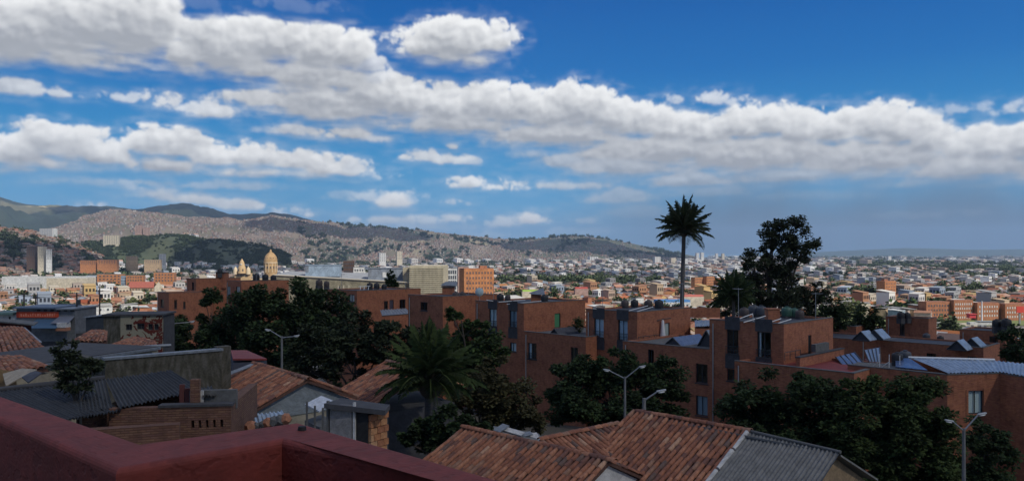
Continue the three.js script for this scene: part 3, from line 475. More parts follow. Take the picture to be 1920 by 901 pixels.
{
  const t = thing('plaster_house', 'cream plastered low house with long metal edged flat roof behind the stained wall', 'house');
  const l = W(70, 688, 33), r = W(285, 655, 39), dir = r.clone().sub(l); dir.y = 0; const L = dir.length(), ang = Math.atan2(-dir.z, dir.x), g = sub(t, 'front', l.clone().setY(-9), ang);
  part(g, 'wall', boxAt(0, L, 0, l.y + 9, -5, 0), mPlaster); part(g, 'roof_edge', boxAt(-.1, L + .3, l.y + 9, l.y + 9.12, -5.2, .25), mTin); part(g, 'roof', boxAt(-.1, L + .3, l.y + 9.12, l.y + 9.16, -5.1, .1), mConcDark);
  part(t, 'gutter', tubeBetween(W(150, 657, 40), W(320, 647, 42), .09, .09, 6), mTin);
}
{
  const t = thing('graffiti_house', 'square rooftop house with peeling red and white painted walls', 'house');
  const c = W(225, 592, 55), H = 4.2, y0 = c.y - H, g = sub(t, 'block', V(c.x, y0, c.z), .12);
  const peel = dataTex(512, (x, y) => { const u = x / 512, v = y / 512, e = per(u, v, 1.4, 3) + .5 * per(u, v, 4, 6) + (u - .5) * 1.1, w = .5 + .3 * per(u, v, 6, 2); return e > .02 && e < .6 ? [.42, .17, .12] : e <= .02 ? [.62 + .1 * w, .6 + .1 * w, .52 + .1 * w] : [.5, .47, .42]; }, true); peel.repeat.set(1 / 3.2, 1 / 3.2); peel.offset.set(.05, .3);
  part(g, 'front_wall', panel(2.8, H, [[.35, H - 1.0, .42, .42], [1.1, H - .95, .5, .42], [1.85, H - 1.0, .3, .42], [2.25, H - 1.0, .3, .42]], .2), std([.62, .6, .56], .95, { map: peel }));
  for (const [x, w2] of [[.35, .42], [1.1, .5], [1.85, .3], [2.25, .3]]) { const w = sub(g, 'window', [x, H - 1.0, -.12]); part(w, 'frame', winGeo(w2, .42, .04), mFrame); part(w, 'mullion', box(.03, .36, .04), mFrame, [w2 / 2, .21, 0]); part(w, 'shutter', box(w2 - .08, .34, .02), mDark, [w2 / 2, .21, -.04]); }
  part(g, 'side_wall', boxAt(-1.15, 0, 0, H, -2.8, -.06), mStain); part(g, 'inner_wall', boxAt(0, 2.8, 0, H - .05, -2.8, -.3), mConcDark);
  part(g, 'roof_slab', boxAt(-1.2, 2.9, H, H + .12, -2.9, .12), mConcDark);
}
const leftRoofs = [
  ['tiled_house', 'tiled house with a zinc valley gutter at the hillside edge', [[-30, 612, 46], [42, 615, 46], [95, 660, 39], [-30, 668, 38]]],
  ['tiled_house', 'tiny house with faded red tiles behind the long stained wall', [[170, 619, 50], [200, 622, 50], [200, 640, 46], [132, 641, 46]]],
  ['tiled_house', 'low tiled roof house in front of the peeling red and white house', [[250, 632, 50], [290, 640, 49], [296, 652, 46], [196, 652, 46]]],
  ['tiled_house', 'patched tiled house with a cream tarpaulin beside the young tree', [[-30, 672, 30], [40, 668, 31], [92, 690, 29], [-30, 700, 27]]],
];
leftRoofs.forEach(([n, l, q], i) => {
  const t = thing(n, l, 'house'), [a, b, c, d] = q.map((k) => W(...k));
  tiledSlope(t, a, b, c, d, { seed: 60 + i, single: 0, pitch: .26 });
  const y = Math.min(c.y, d.y) - .2; part(t, 'wall', prism([d, c, b, a].map((p) => p.clone().multiplyScalar(1)), -10, y), mPlaster);
  if (i === 0) part(t, 'valley_gutter', slabQuad(W(38, 613, 46), W(46, 613, 46), W(78, 641, 42), W(62, 643, 42), .05), mTin);
  if (i === 3) { part(t, 'tarpaulin', slabQuad(W(4, 700, 27), W(40, 690, 27.5), W(68, 692, 27), W(10, 722, 25.5), .04), std([.40, .34, .25], .9, { map: tile(gritS, 1) })); part(t, 'blue_sheet', slabQuad(W(40, 706, 26), W(62, 694, 27), W(78, 698, 26.6), W(52, 716, 25.6), .04), mSlate); part(t, 'yellow_wall', slabQuad(W(-20, 690, 27.2), W(30, 696, 27.4), W(30, 730, 27.4), W(-20, 730, 27.2), .02), std([.4, .27, .14], .9)); }
});
{
  const t = thing('red_shed', 'dark red walled shed with a low grey sheet roof by the utility poles', 'shed');
  const a = W(-30, 597, 62), b = W(58, 606, 60); part(t, 'wall', slabQuad(a, b, b.clone().add(V(0, -2.2, 0)), a.clone().add(V(0, -2.2, 0)), .02), std([.16, .03, .03], .9, { map: tile(gritS, 1) })); part(t, 'roof', slabQuad(W(-30, 593, 64), W(70, 603, 62), W(62, 608, 59), W(-30, 599, 60), .1), mConc); part(t, 'body', prism([a, b, W(58, 604, 66), W(-30, 596, 66)], -13.5, -5.45), mConcDark);
}
{
  const t = thing('red_roof_house', 'small house with plain dark red sheet roof beside the stained wall', 'house');
  const a = W(432, 656, 44), b = W(462, 656, 45), c = W(500, 672, 41), d = W(436, 672, 40);
  part(t, 'roof', slabQuad(a, b, c, d, .08), mRedRoof); part(t, 'wall', prism([d, c, b, a].map((p) => p.clone().multiplyScalar(.999)), -11, -5.5), std([.05, .055, .075], .9));
}
{ // shop with painted banner
  const t = thing('shop', 'blue roofed corner shop with a faded orange banner', 'shop');
  const d = 118, g = sub(t, 'front', W(30, 625, d)), s = d / F, X = (px) => (px - 30) * s, Y = (py) => (625 - py) * s;
  part(g, 'wall', boxAt(X(30), X(140), Y(640), Y(578), -6, 0), std([.16, .17, .18], .9, { map: tile(gritS, .3) }));
  part(g, 'roof', boxAt(X(28), X(108), Y(578), Y(575), -6.5, .7), std([.10, .14, .2], .6)); part(g, 'roof', boxAt(X(108), X(142), Y(580), Y(577.5), -6.4, .6), mTin);
  const cv = document.createElement('canvas'); cv.width = 512; cv.height = 80; const x = cv.getContext('2d'); x.fillStyle = '#b3421f'; x.fillRect(0, 0, 512, 80); x.fillStyle = '#c9826a'; for (let i = 0; i < 15; i++) { const h = 18 + 26 * hash2(i, 3), w = 6 + 12 * hash2(i, 8); x.fillRect(50 + i * 29, 62 - h, w, h); x.fillRect(50 + i * 29, 58 - h * hash2(i, 5), 20, 7); } x.fillStyle = '#8d2c1a'; x.fillRect(0, 0, 30, 80);
  const bt2 = new THREE.CanvasTexture(cv); bt2.colorSpace = THREE.SRGBColorSpace;
  part(g, 'banner', new THREE.BoxGeometry(X(110) - X(31), Y(584) - Y(595), .12), [0, 0, 0, 0, 1, 0].map((k) => k ? std(0xffffff, .8, { map: bt2 }) : std([.3, .06, .03], .9)), [(X(110) + X(31)) / 2, Y(589.5), .1]);
  for (let i = 0; i < 6; i++) part(g, 'window', box(.5, .3, .06), mDark, [X(72) + i * 1.0, Y(581.5), .05]);
  part(g, 'awning', slabQuad(V(X(70), Y(598), .1), V(X(122), Y(598), .1), V(X(126), Y(611), 3), V(X(60), Y(611), 3), .08), std([.05, .11, .18], .6));
  part(g, 'awning', slabQuad(V(X(112), Y(592), .1), V(X(140), Y(592), .1), V(X(142), Y(603), 2.2), V(X(110), Y(603), 2.2), .08), std([.16, .17, .2], .6));
  part(g, 'kiosk', boxAt(X(124), X(140), Y(612), Y(602), 1.2, 2.6), mWhite); part(g, 'planter', boxAt(X(122), X(142), Y(617), Y(611), 1.5, 2.6), mTiles[2]);
  part(g, 'ground_floor', boxAt(X(0), X(196), Y(660), Y(625), -6, -.2), mConcDark);
  part(g, 'side_wing', boxAt(X(-30), X(29), Y(612), Y(590), -5, -.5), mWhite); part(g, 'side_roof', boxAt(X(-31), X(24), Y(590), Y(586), -5.4, .2), std([.10, .17, .15], .7));
  part(g, 'door', boxAt(X(12), X(15), Y(612), Y(594), -.5, -.42), mDark);
}
{
  const t = thing('dark_barn', 'dark sheet metal barn beside the peeling red and white house', 'barn');
  const g = sub(t, 'block', W(160, 622, 92)), s = 92 / F; part(g, 'wall', boxAt(0, 44 * s, -1.5, 28 * s, -5, 0), std([.035, .045, .055], .8, { map: tile(gritS, .4) })); part(g, 'roof', slabQuad(V(-.2, 28 * s, -5.2), V(46 * s, 33 * s, -5.2), V(46 * s, 33 * s, .2), V(-.2, 28 * s, .2), .1), mTin);
}
// poles with cross arms
for (const [px, top, bot, d, w] of [[44, 546, 622, 120, 0], [66, 552, 622, 126, 0], [143, 548, 612, 122, 1], [186, 540, 600, 150, 1]]) {
  const b = W(px, bot, d), t = thing('utility_pole', w ? 'dark timber utility pole with a crossarm and transformer above the shop roofs' : 'plain slim utility pole standing in front of the shop', 'pole', w ? 'utility poles with transformers' : 'plain utility poles', b);
  const h = (bot - top) / F * d; part(t, 'shaft', new THREE.CylinderGeometry(.11, .17, h, 8).translate(0, h / 2, 0), mBark); part(t, 'cross_arm', box(1.5, .12, .12), mBark, [0, h - .5, .14]); if (w) part(t, 'transformer', new THREE.CylinderGeometry(.3, .3, .8, 10), mFrame, [.4, h - 1.5, .2]);
}
{ // cables slung between the poles
  const t = thing('power_line', 'thin power cables slung between the utility poles above the shop', 'cables'), tops = [W(-20, 552, 116), W(44, 550, 120), W(66, 556, 126), W(143, 552, 122), W(186, 544, 150), W(262, 560, 150)];
  for (let i = 0; i < 5; i++) for (const o of [-.6, .6]) { const a = tops[i].clone().add(V(o, 0, .14)), b = tops[i + 1].clone().add(V(o, 0, .14)), c = a.clone().lerp(b, .5).add(V(0, -.5, 0)); part(t, 'cable', new THREE.TubeGeometry(new THREE.QuadraticBezierCurve3(a, c, b), 12, .022, 4), mFrame); }
}
// street lamps: pole, one or two arms, cobra heads
function lamp(label, px, top, bot, d, arms, r = .08, col = mPole, group) {
  const b = W(px, bot, d), t = thing('street_lamp', label, 'street lamp', group, b), h = (bot - top) / F * d;
  part(t, 'pole', new THREE.CylinderGeometry(r * .7, r, h, 10).translate(0, h / 2, 0), col);
  for (const [ex, ey, ez] of arms) {
    const e = V(ex, h + ey, ez), s = V(0, h - .1, 0); part(t, 'arm', tubeBetween(s, e, .035, .03, 6), mSteel);
    const hd = part(t, 'lamp_head', new THREE.CapsuleGeometry(.075, .26, 4, 10).rotateZ(Math.PI / 2).scale(1, .55, 1), std([.36, .37, .37], .5), [e.x + Math.sign(ex) * .18, e.y + .06, e.z]); hd.rotation.z = Math.sign(ex) * .18;
    part(hd, 'lens', new THREE.SphereGeometry(.1, 10, 6).scale(1.5, .4, .8), std([.7, .7, .66], .2), [0, -.06, 0]);
  }
}
lamp('tall double armed street lamp rising beside the largest tiled roof', 1172, 706, 850, 44, [[.75, .55, .2], [-.8, .28, -.3]], .085);
lamp('thick concrete street lamp post just behind the tiled ridge', 1208, 746, 830, 32, [[.48, .28, .2]], .1);
lamp('double armed street lamp in front of the window of the right brick house', 1808, 803, 960, 34, [[.55, .6, .1], [-.5, .3, .1]], .09);
lamp('double armed street lamp behind the small tiled house roof', 528, 630, 740, 52, [[.85, .0, .2], [-.8, .35, -.2]], .085);
lamp('lone lamp arm reaching out behind the peeling red and white house', 296, 606, 680, 58, [[.75, .35, .0], [1.9, .0, -1]], .08);

// ------------------------------------------------------------------ brick apartment row, set at 45 degrees, stepping towards the right
const S2 = Math.SQRT1_2;
function brickUnit(o) {
  const c = atDrop(o.px, o.py, o.h), gy = Math.min(groundY(c.x, c.z), groundY(c.x, c.z - 8)) - 1.5, H = -o.h - gy, x0 = c.x, d0 = -c.z;
  const t = thing(o.name ?? 'brick_apartment', o.label, 'apartment', null, V(c.x, gy, c.z), Q);
  const onLeft = ([l, r, tp, bt]) => { const f = (px) => { const a = (px - CX) / F; return (x0 - a * d0) / (S2 * (1 + a)); }, sl = f(l), sr = f(r), d = d0 + S2 * (sl + sr) / 2, y = (py) => -(py - HZ) / F * d - gy; return [o.L1 - sl, y(bt), sl - sr, y(tp) - y(bt)]; };
  const onRight = ([l, r, tp, bt]) => { const f = (px) => { const a = (px - CX) / F; return (a * d0 - x0) / (S2 * (1 - a)); }, sl = f(l), sr = f(r), d = d0 + S2 * (sl + sr) / 2, y = (py) => -(py - HZ) / F * d - gy; return [sl, y(bt), sr - sl, y(tp) - y(bt)]; };
  const lo = (o.left ?? []).map((q) => [...onLeft(q.at), q]), ro = (o.right ?? []).map((q) => [...onRight(q.at), q]);
  const ok = (w) => ([x, y, a, b]) => x > .05 && x + a < w - .05 && y > .05 && y + b < H - .05;
  const m = o.mat ?? mBrick, m2 = o.mat2 ?? mBrick;
  const lw = part(t, 'left_wall', panel(o.L1, H, lo.filter(ok(o.L1)).map((q) => q.slice(0, 4))), m, [0, 0, -o.L1], [0, -Math.PI / 2, 0]);
  const rw = part(t, 'right_wall', panel(o.L2 - .25, H, ro.filter(ok(o.L2)).map(([x, y, a, b]) => [x - .25, y, a, b])), m2, [.25, 0, 0]);
  part(t, 'back_wall', boxAt(o.L2 - .25, o.L2 - .004, 0, H, -o.L1, -.25), m); part(t, 'back_wall', boxAt(.25, o.L2 - .25, 0, H, -o.L1 + .004, -o.L1 + .25), m);
  const rim = H - .16;
  part(t, 'roof', boxAt(.25, o.L2 - .25, rim - .2, rim, -o.L1 + .25, -.25), o.roof ?? mSlate);
  for (let k = 1; k < 5; k++) { const y = H - .5 - k * 2.6; if (y > .5) part(t, 'floor_slab', boxAt(.3, o.L2 - .3, y, y + .2, -o.L1 + .3, -.3), mRoom); }
  part(t, 'partition', boxAt(o.L2 * .5, o.L2 * .5 + .12, 0, H - .4, -o.L1 + .26, -.26), mRoom);
  part(t, 'coping', mergeGeometries([boxAt(-.03, .28, H, H + .05, -o.L1 - .03, .03), boxAt(.28, o.L2, H, H + .05, -.28, .03)]), mConc);
  const put = (host, list, w, off) => list.filter(ok(w)).forEach(([x, y, a, b, q]) => {
    if (q.door) { const g = sub(host, 'door', [x - off, y, -.12]); part(g, 'frame', winGeo(a, b, .05), mFrame); part(g, 'leaf', box(a - .1, b - .1, .05), q.door, [a / 2, b / 2, -.03]); return; }
    windowIn(host, x - off, y, a, b, q);
    if (q.lintel) { part(host, 'lintel_panel', box(a + .25, q.lintel, .06), mConcDark, [x - off + a / 2, y + b + q.lintel / 2 + .02, .034]); }
    if (q.apron) { part(host, 'apron_panel', box(a + .2, q.apron, .06), mConcDark, [x - off + a / 2, y - q.apron / 2 - .1, .034]); }
  });
  put(lw, lo, o.L1, 0); put(rw, ro, o.L2, .25);
  part(t, 'drainpipe', new THREE.CylinderGeometry(.05, .05, H - .3, 7).translate(-.06, (H - .3) / 2, -o.L1 + .35), mSteel);
  return { t, H, gy, c };
}
const dk = { curtain: 0 };
const uA = brickUnit({ label: 'brick apartment with green terrace door and two tall curtained windows', px: 982, py: 569, h: 5, L1: 7.4, L2: 9.9,
  left: [{ at: [917, 931, 579, 612], lintel: 1.0, rail: 1, apron: 1.0, cw: 1 }, { at: [955, 969, 582, 614], lintel: 1.0, rail: 1, apron: 1.0, mat: mCurtain2 }, { at: [956, 968, 642, 659], mull: .4 }],
  right: [{ at: [1040, 1051, 587, 614], door: std([.06, .22, .10], .6) }] });
const ledge = (label, px, py, h, L1, L2, left, right, extra) => brickUnit({ label, px, py, h, L1, L2, left, right, roof: mConc, ...extra });
const uA2 = ledge('lower brick block with roof terrace and round vent between two taller apartments', 1098.5, 632, 7.7, 8.1, 9, [{ at: [990, 1006, 643, 673], ...dk, cw: .3, curtain: 1, rail: 1 }, { at: [1070, 1084, 651, 681], ...dk }, { at: [1032, 1045, 683, 697], ...dk, sill: 0 }], []);
const uB = brickUnit({ label: 'brick apartment with two pale blue curtained windows and a white closed umbrella', px: 1195, py: 585, h: 5.2, L1: 6.05, L2: 8.9,
  left: [{ at: [1114, 1132, 597, 633], lintel: 1.0, rail: 1, apron: 1.0, mat: std([.55, .62, .74], .95, { side: THREE.DoubleSide }) }, { at: [1159, 1177, 600, 638], lintel: .95, rail: 1, apron: 1.0, mat: std([.55, .62, .74], .95, { side: THREE.DoubleSide }) }],
  right: [{ at: [1247, 1256, 605, 641], door: std([.34, .40, .38], .5) }] });
const uB2 = ledge('lower brick block under a blue tarpaulin with a slatted blind window', 1344, 656, 7.5, 9.2, 8.6, [{ at: [1305, 1327, 682, 718], ...dk, curtain: 1, cx: .95, cw: .25 }, { at: [1305, 1327, 742, 779], curtain: 1, cw: 1, mat: mCurtain2 }, { at: [1215, 1226, 655, 690], ...dk }], []);
const uC = brickUnit({ label: 'brick apartment with chimney block and two dark tall windows', px: 1470, py: 607.6, h: 5.1, L1: 6.2, L2: 8.7,
  left: [{ at: [1363, 1385, 618, 664], lintel: 1.0, rail: 1, apron: 1.0, cx: 1.05, cw: .22 }, { at: [1420, 1446, 622, 671], lintel: .95, rail: 1, apron: 1.0, cx: .1, cw: .2 }, { at: [1364, 1384, 692, 714], ...dk }],
  right: [{ at: [1516, 1522, 628, 670], door: mDark }] });
const uC2 = ledge('lower brick block with red sheet roofing and blue skylights', 1602, 700, 7.9, 8.8, 7, [], [], { roof: mRedRoof });
const uD = brickUnit({ label: 'distant brick apartment with three dark terrace doors and a grey awning', px: 669, py: 545, h: 4.6, L1: 7.5, L2: 10.4,
  left: [{ at: [653, 664, 552, 566], mat: mCurtain2 }, { at: [629, 637, 552, 572] }], right: [{ at: [720, 727, 564, 579], ...dk }, { at: [730, 738, 562, 579], door: std([.05, .04, .06], .6) }, { at: [749, 760, 561, 578], ...dk }] });
const uD2 = brickUnit({ label: 'shadowed brick apartment with a small square window behind the leafy tree', px: 830, py: 556, h: 4.7, L1: 6.4, L2: 8.6, left: [{ at: [788, 801, 566, 582], ...dk }], right: [] });
const uZ = brickUnit({ label: 'far brick apartment with a tall brick tank room on its roof', px: 367, py: 522.5, h: 4.3, L1: 4.2, L2: 8.5, left: [{ at: [359, 363, 529, 544], ...dk }], right: [] });
const uZ2 = brickUnit({ label: 'far brick apartment with a pair of slim pale windows above dark trees', px: 452, py: 527, h: 4.5, L1: 5.6, L2: 9, left: [{ at: [425, 431, 537, 553] }, { at: [442, 449, 537, 555] }], right: [] });
const uZ0 = brickUnit({ label: 'lower brick apartment with slit windows beside the tank room block', px: 316, py: 549, h: 6.3, L1: 5, L2: 7.5, left: [{ at: [300, 306, 561, 575], ...dk }], right: [{ at: [326, 331, 562, 578], ...dk }, { at: [343, 347, 565, 578], ...dk }] });
// near right block
{ // corner house whose faces meet at blunt angles
  const H0 = -7.75, k = [W(1590, 690, 55.6), W(1777, 703, 51.0), W(1876, 701, 51.6), W(1990, 716, 47.5)].map((p) => V(p.x, 0, p.z)), gy = -18.5, H = H0 - gy;
  const t = thing('brick_house', 'brick house at the right with one framed window and pale blue corrugated roof', 'house');
  k.slice(0, 3).forEach((p, i) => {
    const q = k[i + 1], l = p.distanceTo(q), a = Math.atan2(-(q.z - p.z), q.x - p.x), f = (px) => (px - 1777) / 99 * l, hole = i === 1 ? [[f(1816), -(776 - HZ) / F * 51.3 - gy, f(1845) - f(1816), 44 / F * 51.3]] : [];
    const g = sub(t, 'facade', V(p.x, gy, p.z), a); part(g, 'wall', panel(l - .004, H, hole), i === 1 ? mBrick : mBrick); part(g, 'coping', boxAt(-.02, l, H, H + .06, -.28, .04), mConc);
    if (i === 1) { windowIn(g, hole[0][0], hole[0][1], hole[0][2], hole[0][3], { mat: std([.74, .76, .73], .9, { side: THREE.DoubleSide }), sillMat: mBrick }); part(g, 'window_surround', mergeGeometries([boxAt(hole[0][0] - .16, hole[0][0], hole[0][1] - .1, hole[0][1] + hole[0][3] + .1, 0, .035), boxAt(hole[0][0] + hole[0][2], hole[0][0] + hole[0][2] + .16, hole[0][1] - .1, hole[0][1] + hole[0][3] + .1, 0, .035)]), mBrick); }
  });
  const B = [W(1990, 684, 51.6), W(1690, 671, 57)].map((p) => V(p.x, 0, p.z));
  part(t, 'rear_wall', prism([k[0].clone().add(V(.3, 0, -.3)), k[1].clone().add(V(0, 0, -.35)), k[2].clone().add(V(0, 0, -.35)), k[3].clone().add(V(.3, 0, -.4)), B[0], B[1]], gy, H0 - 3.6), mRoom);
  part(t, 'inner_wall', slabQuad(V(B[1].x, H0, B[1].z), V(B[0].x, H0, B[0].z), V(B[0].x, gy, B[0].z), V(B[1].x, gy, B[1].z), .02), mBrick);
  const up = (p, y) => V(p.x, H0 + y, p.z), mid = (px, py, d, y) => { const p = W(px, py, d); return V(p.x, H0 + y, p.z); };
  part(t, 'corrugated_roof', corrugated(mid(1706, 671, 55.6, .5), mid(1866, 678, 54.2, .5), up(k[2], .12), up(k[1], .12), 15, .035), mTinBlue);
  part(t, 'corrugated_roof', corrugated(mid(1866, 678, 54.2, .5), mid(2010, 686, 50.6, .5), up(k[3], .12), up(k[2], .12), 16, .035), mTinBlue);
  part(t, 'roof_panel', slabQuad(mid(1680, 671, 56.4, .35), mid(1706, 671, 55.6, .5), mid(1740, 694, 52.4, .12), mid(1680, 690, 54.0, .12), .04), mSky);
  part(t, 'flat_roof', slabQuad(mid(1610, 680, 58, -.1), mid(1690, 674, 56.6, -.1), mid(1700, 694, 53.2, -.1), up(k[0], -.1), .1), mConc);
  part(t, 'ridge_strip', tubeBetween(mid(1704, 670, 55.6, .55), mid(1866, 678, 54.2, .55), .07, .09, 6), mPvc);
  for (const [px, py] of [[1650, 687], [1668, 688], [1688, 691]]) part(t, 'roof_rail_post', new THREE.CylinderGeometry(.02, .02, .9, 6), mPvc, W(px, py - 12, 54.5));
  part(t, 'roof_rail', tubeBetween(W(1650, 677, 54.5), W(1632, 690, 56), .022), mPvc); part(t, 'roof_rail', tubeBetween(W(1668, 678, 54.5), W(1648, 692, 55.4), .022), mPvc);
}
// terrace fittings
function gableRoof(label, name, px, py, d, w, len, h, mat, frame, cat) {
  const t = thing(name, label, cat, null, W(px, py, d), Q);
  const a = V(0, 0, -w / 2), b = V(0, h, 0), c = V(0, 0, w / 2), e = V(len, 0, 0);
  part(t, 'slope', slabQuad(b, b.clone().add(e), a.clone().add(e), a, .05), mat); part(t, 'slope', slabQuad(b, b.clone().add(e), c.clone().add(e), c, .05), mat);
  for (const [p, q] of [[a, b], [b, c], [a, c]]) part(t, 'rafter', tubeBetween(p.clone().add(V(-.04, -.05, 0)), q.clone().add(V(-.04, -.05, 0)), .07, .07, 5), frame);
  part(t, 'gable_glass', geom([.05, 0, -w / 2, .05, h - .1, 0, .05, 0, w / 2], [0, 2, 1]), mSlate);
  return t;
}
gableRoof('small dark gabled skylight on the terrace edge beside the green door', 'skylight', 1040, 636, 77.5, 2.2, 3, 1.1, mSlate, mFrame, 'skylight');
gableRoof('blue tarpaulin over a gabled skylight next to the closed umbrella', 'skylight', 1262, 655, 67, 2.6, 4.2, 1.05, mSky, mFrame, 'skylight');
gableRoof('gabled skylight with one pale pane against the chimney apartment wall', 'skylight', 1325, 652, 66, 1.8, 2, 1.5, mTinBlue, mFrame, 'skylight');
{ const t = thing('sheet_roof', 'pale blue translucent sheet roof between two brick apartments', 'roof'), a = W(1303, 600, 80), b = W(1342, 599, 80), c = W(1344, 610, 74), d = W(1303, 612, 74); part(t, 'sheet', corrugated(a, b, c, d, 12, .03), mTinBlue); part(t, 'support', prism([d, c, b, a], -9.2, -6.9), mBrick); part(t, 'parapet', boxUV(3.2, 1.0, .2), mBrick, W(1322, 586, 84)); }
for (const [lbl, q, m] of [['large blue glazed skylight sloping over red sheet roofing', [[1567, 669, 60], [1603, 660, 61], [1622, 683, 57.5], [1588, 694, 57]], mSky], ['striped white and green skylight beside the blue glazed skylight', [[1621, 656, 62], [1650, 651, 62], [1652, 680, 58], [1632, 682, 58]], mTinBlue]]) {
  const t = thing('skylight', lbl, 'skylight'), [a, b, c, d] = q.map((k) => W(...k)); part(t, 'glazing', slabQuad(a, b, c, d, .08), m); part(t, 'curb', prism([d, c, b, a].map((p) => p.clone()), -9.5, Math.min(c.y, d.y) - .12), mRedRoof);
  for (let i = 0; i <= 4; i++) part(t, 'glazing_bar', tubeBetween(a.clone().lerp(b, i / 4).add(V(0, .03, 0)), d.clone().lerp(c, i / 4).add(V(0, .03, 0)), .045, .045, 5), i % 2 ? mFrame : m === mSky ? mFrame : mConcDark);
}
{ const t = thing('garden_umbrella', 'closed white garden umbrella hanging from a dark cantilever frame on a terrace', 'umbrella', null, W(1243, 641, 74.2)); const s = 74.2 / F;
  part(t, 'canopy', new THREE.LatheGeometry([[.02, 42], [.12, 40], [.17, 30], [.22, 18], [.3, 8], [.26, 6], [.04, 7]].map(([r, y]) => new THREE.Vector2(r * 1.0, y * s)), 10), std([.62, .62, .6], .95)); part(t, 'post', tubeBetween(V(-1.2, 0, .3), V(-1.2, 38 * s, .3), .045), mFrame); part(t, 'arm', tubeBetween(V(-1.2, 38 * s, .3), V(0, 43 * s, 0), .04), mFrame); part(t, 'arm', tubeBetween(V(0, 43 * s, 0), V(.8, 45 * s, 0), .04), mFrame); }
{ const t = thing('terrace_railing', 'low dark terrace railing below the closed umbrella', 'railing', null, W(1197, 642, 71.5), Q); part(t, 'rail', tubeBetween(V(0, .5, 0), V(3.4, .5, 0), .03), mFrame); part(t, 'rail', tubeBetween(V(0, .25, 0), V(3.4, .25, 0), .025), mFrame); for (let i = 0; i < 5; i++) part(t, 'post', tubeBetween(V(i * .85, -.3, 0), V(i * .85, .5, 0), .028), mFrame); }
{ const t = thing('terrace_railing', 'thin terrace railing beside the chimney apartment side wall', 'railing', null, W(1472, 671, 57.5), Q); part(t, 'rail', tubeBetween(V(0, .4, 0), V(2.6, .4, 0), .025), mFrame); for (let i = 0; i < 4; i++) part(t, 'post', tubeBetween(V(i * .85, -.2, 0), V(i * .85, .4, 0), .022), mFrame); }
{ const t = thing('awning', 'ragged grey awning below the dark terrace doors', 'awning'), a = W(712, 581, 99), b = W(760, 578, 102), c = W(772, 588, 99), d = W(716, 592, 96); part(t, 'sheet', corrugated(a, b, c, d, 9, .05), mTin); part(t, 'beam', tubeBetween(d, c, .06), mFrame); }
{ const t = thing('terrace_block', 'red brick terrace wall with dark coping next to the chimney apartment', 'wall', null, W(1478, 672, 57), Q); part(t, 'wall', boxAt(.2, 8, -5, .1, .5, .8), mBrick); part(t, 'coping', boxAt(.15, 8.05, .1, .18, .46, .84), mConcDark); part(t, 'planter', boxAt(3.6, 6, .18, .75, .1, .45), mConc); }
// red brick tank rooms and roof plant
{ const t = thing('tank_room', 'tall narrow brick tank room rising above the far apartment roof', 'tank room'); const b = W(404, 530, 146), s = 146 / F; part(t, 'wall', boxAt(b.x, b.x + 17 * s, b.y - 1, b.y + 19 * s, b.z - 2, b.z), mBrick); part(t, 'cap', boxAt(b.x - 1, b.x + 18 * s, b.y + 19 * s, b.y + 20 * s, b.z - 2.2, b.z + .2), mConcDark); }
{ const t = thing('chimney', 'square brick chimney block on the roof of the apartment with dark windows', 'chimney'); const b = W(1441, 604, 61.5), s = 61.5 / F; part(t, 'stack', boxAt(b.x, b.x + 22 * s, b.y - .2, b.y + 24 * s, b.z - .9, b.z), mBrick); part(t, 'cap', boxAt(b.x - .06, b.x + 22 * s + .06, b.y + 24 * s, b.y + 25.5 * s, b.z - .96, b.z + .06), mBrick); }
{ const t = thing('roof_hut', 'small roof hut with pitched grey roof behind the leafy tree', 'hut', null, W(829, 553, 97)), s = 97 / F; part(t, 'wall', boxAt(0, 22 * s, -.5, 17 * s, -1.5, 0), mBrick); part(t, 'roof', slabQuad(V(-.2, 19 * s, .2), V(6 * s, 25 * s, -.6), V(28 * s, 25 * s, -.6), V(28 * s, 18 * s, .3), .06), mTin); part(t, 'ledge', boxAt(-.15, 23 * s, 15 * s, 16.4 * s, -1.55, .15), mConc); }
{ const t = thing('roof_hut', 'slanted grey cover over a brick box on the roof of the green door apartment', 'hut', null, W(996, 562, 87)), s = 87 / F; part(t, 'wall', boxAt(0, 18 * s, -.4, 10 * s, -1.3, 0), mBrick); part(t, 'roof', slabQuad(V(-.2, 12 * s, -1.4), V(24 * s, 22 * s, -1.4), V(26 * s, 10 * s, .3), V(0, 12 * s, .3), .06), mTin); }
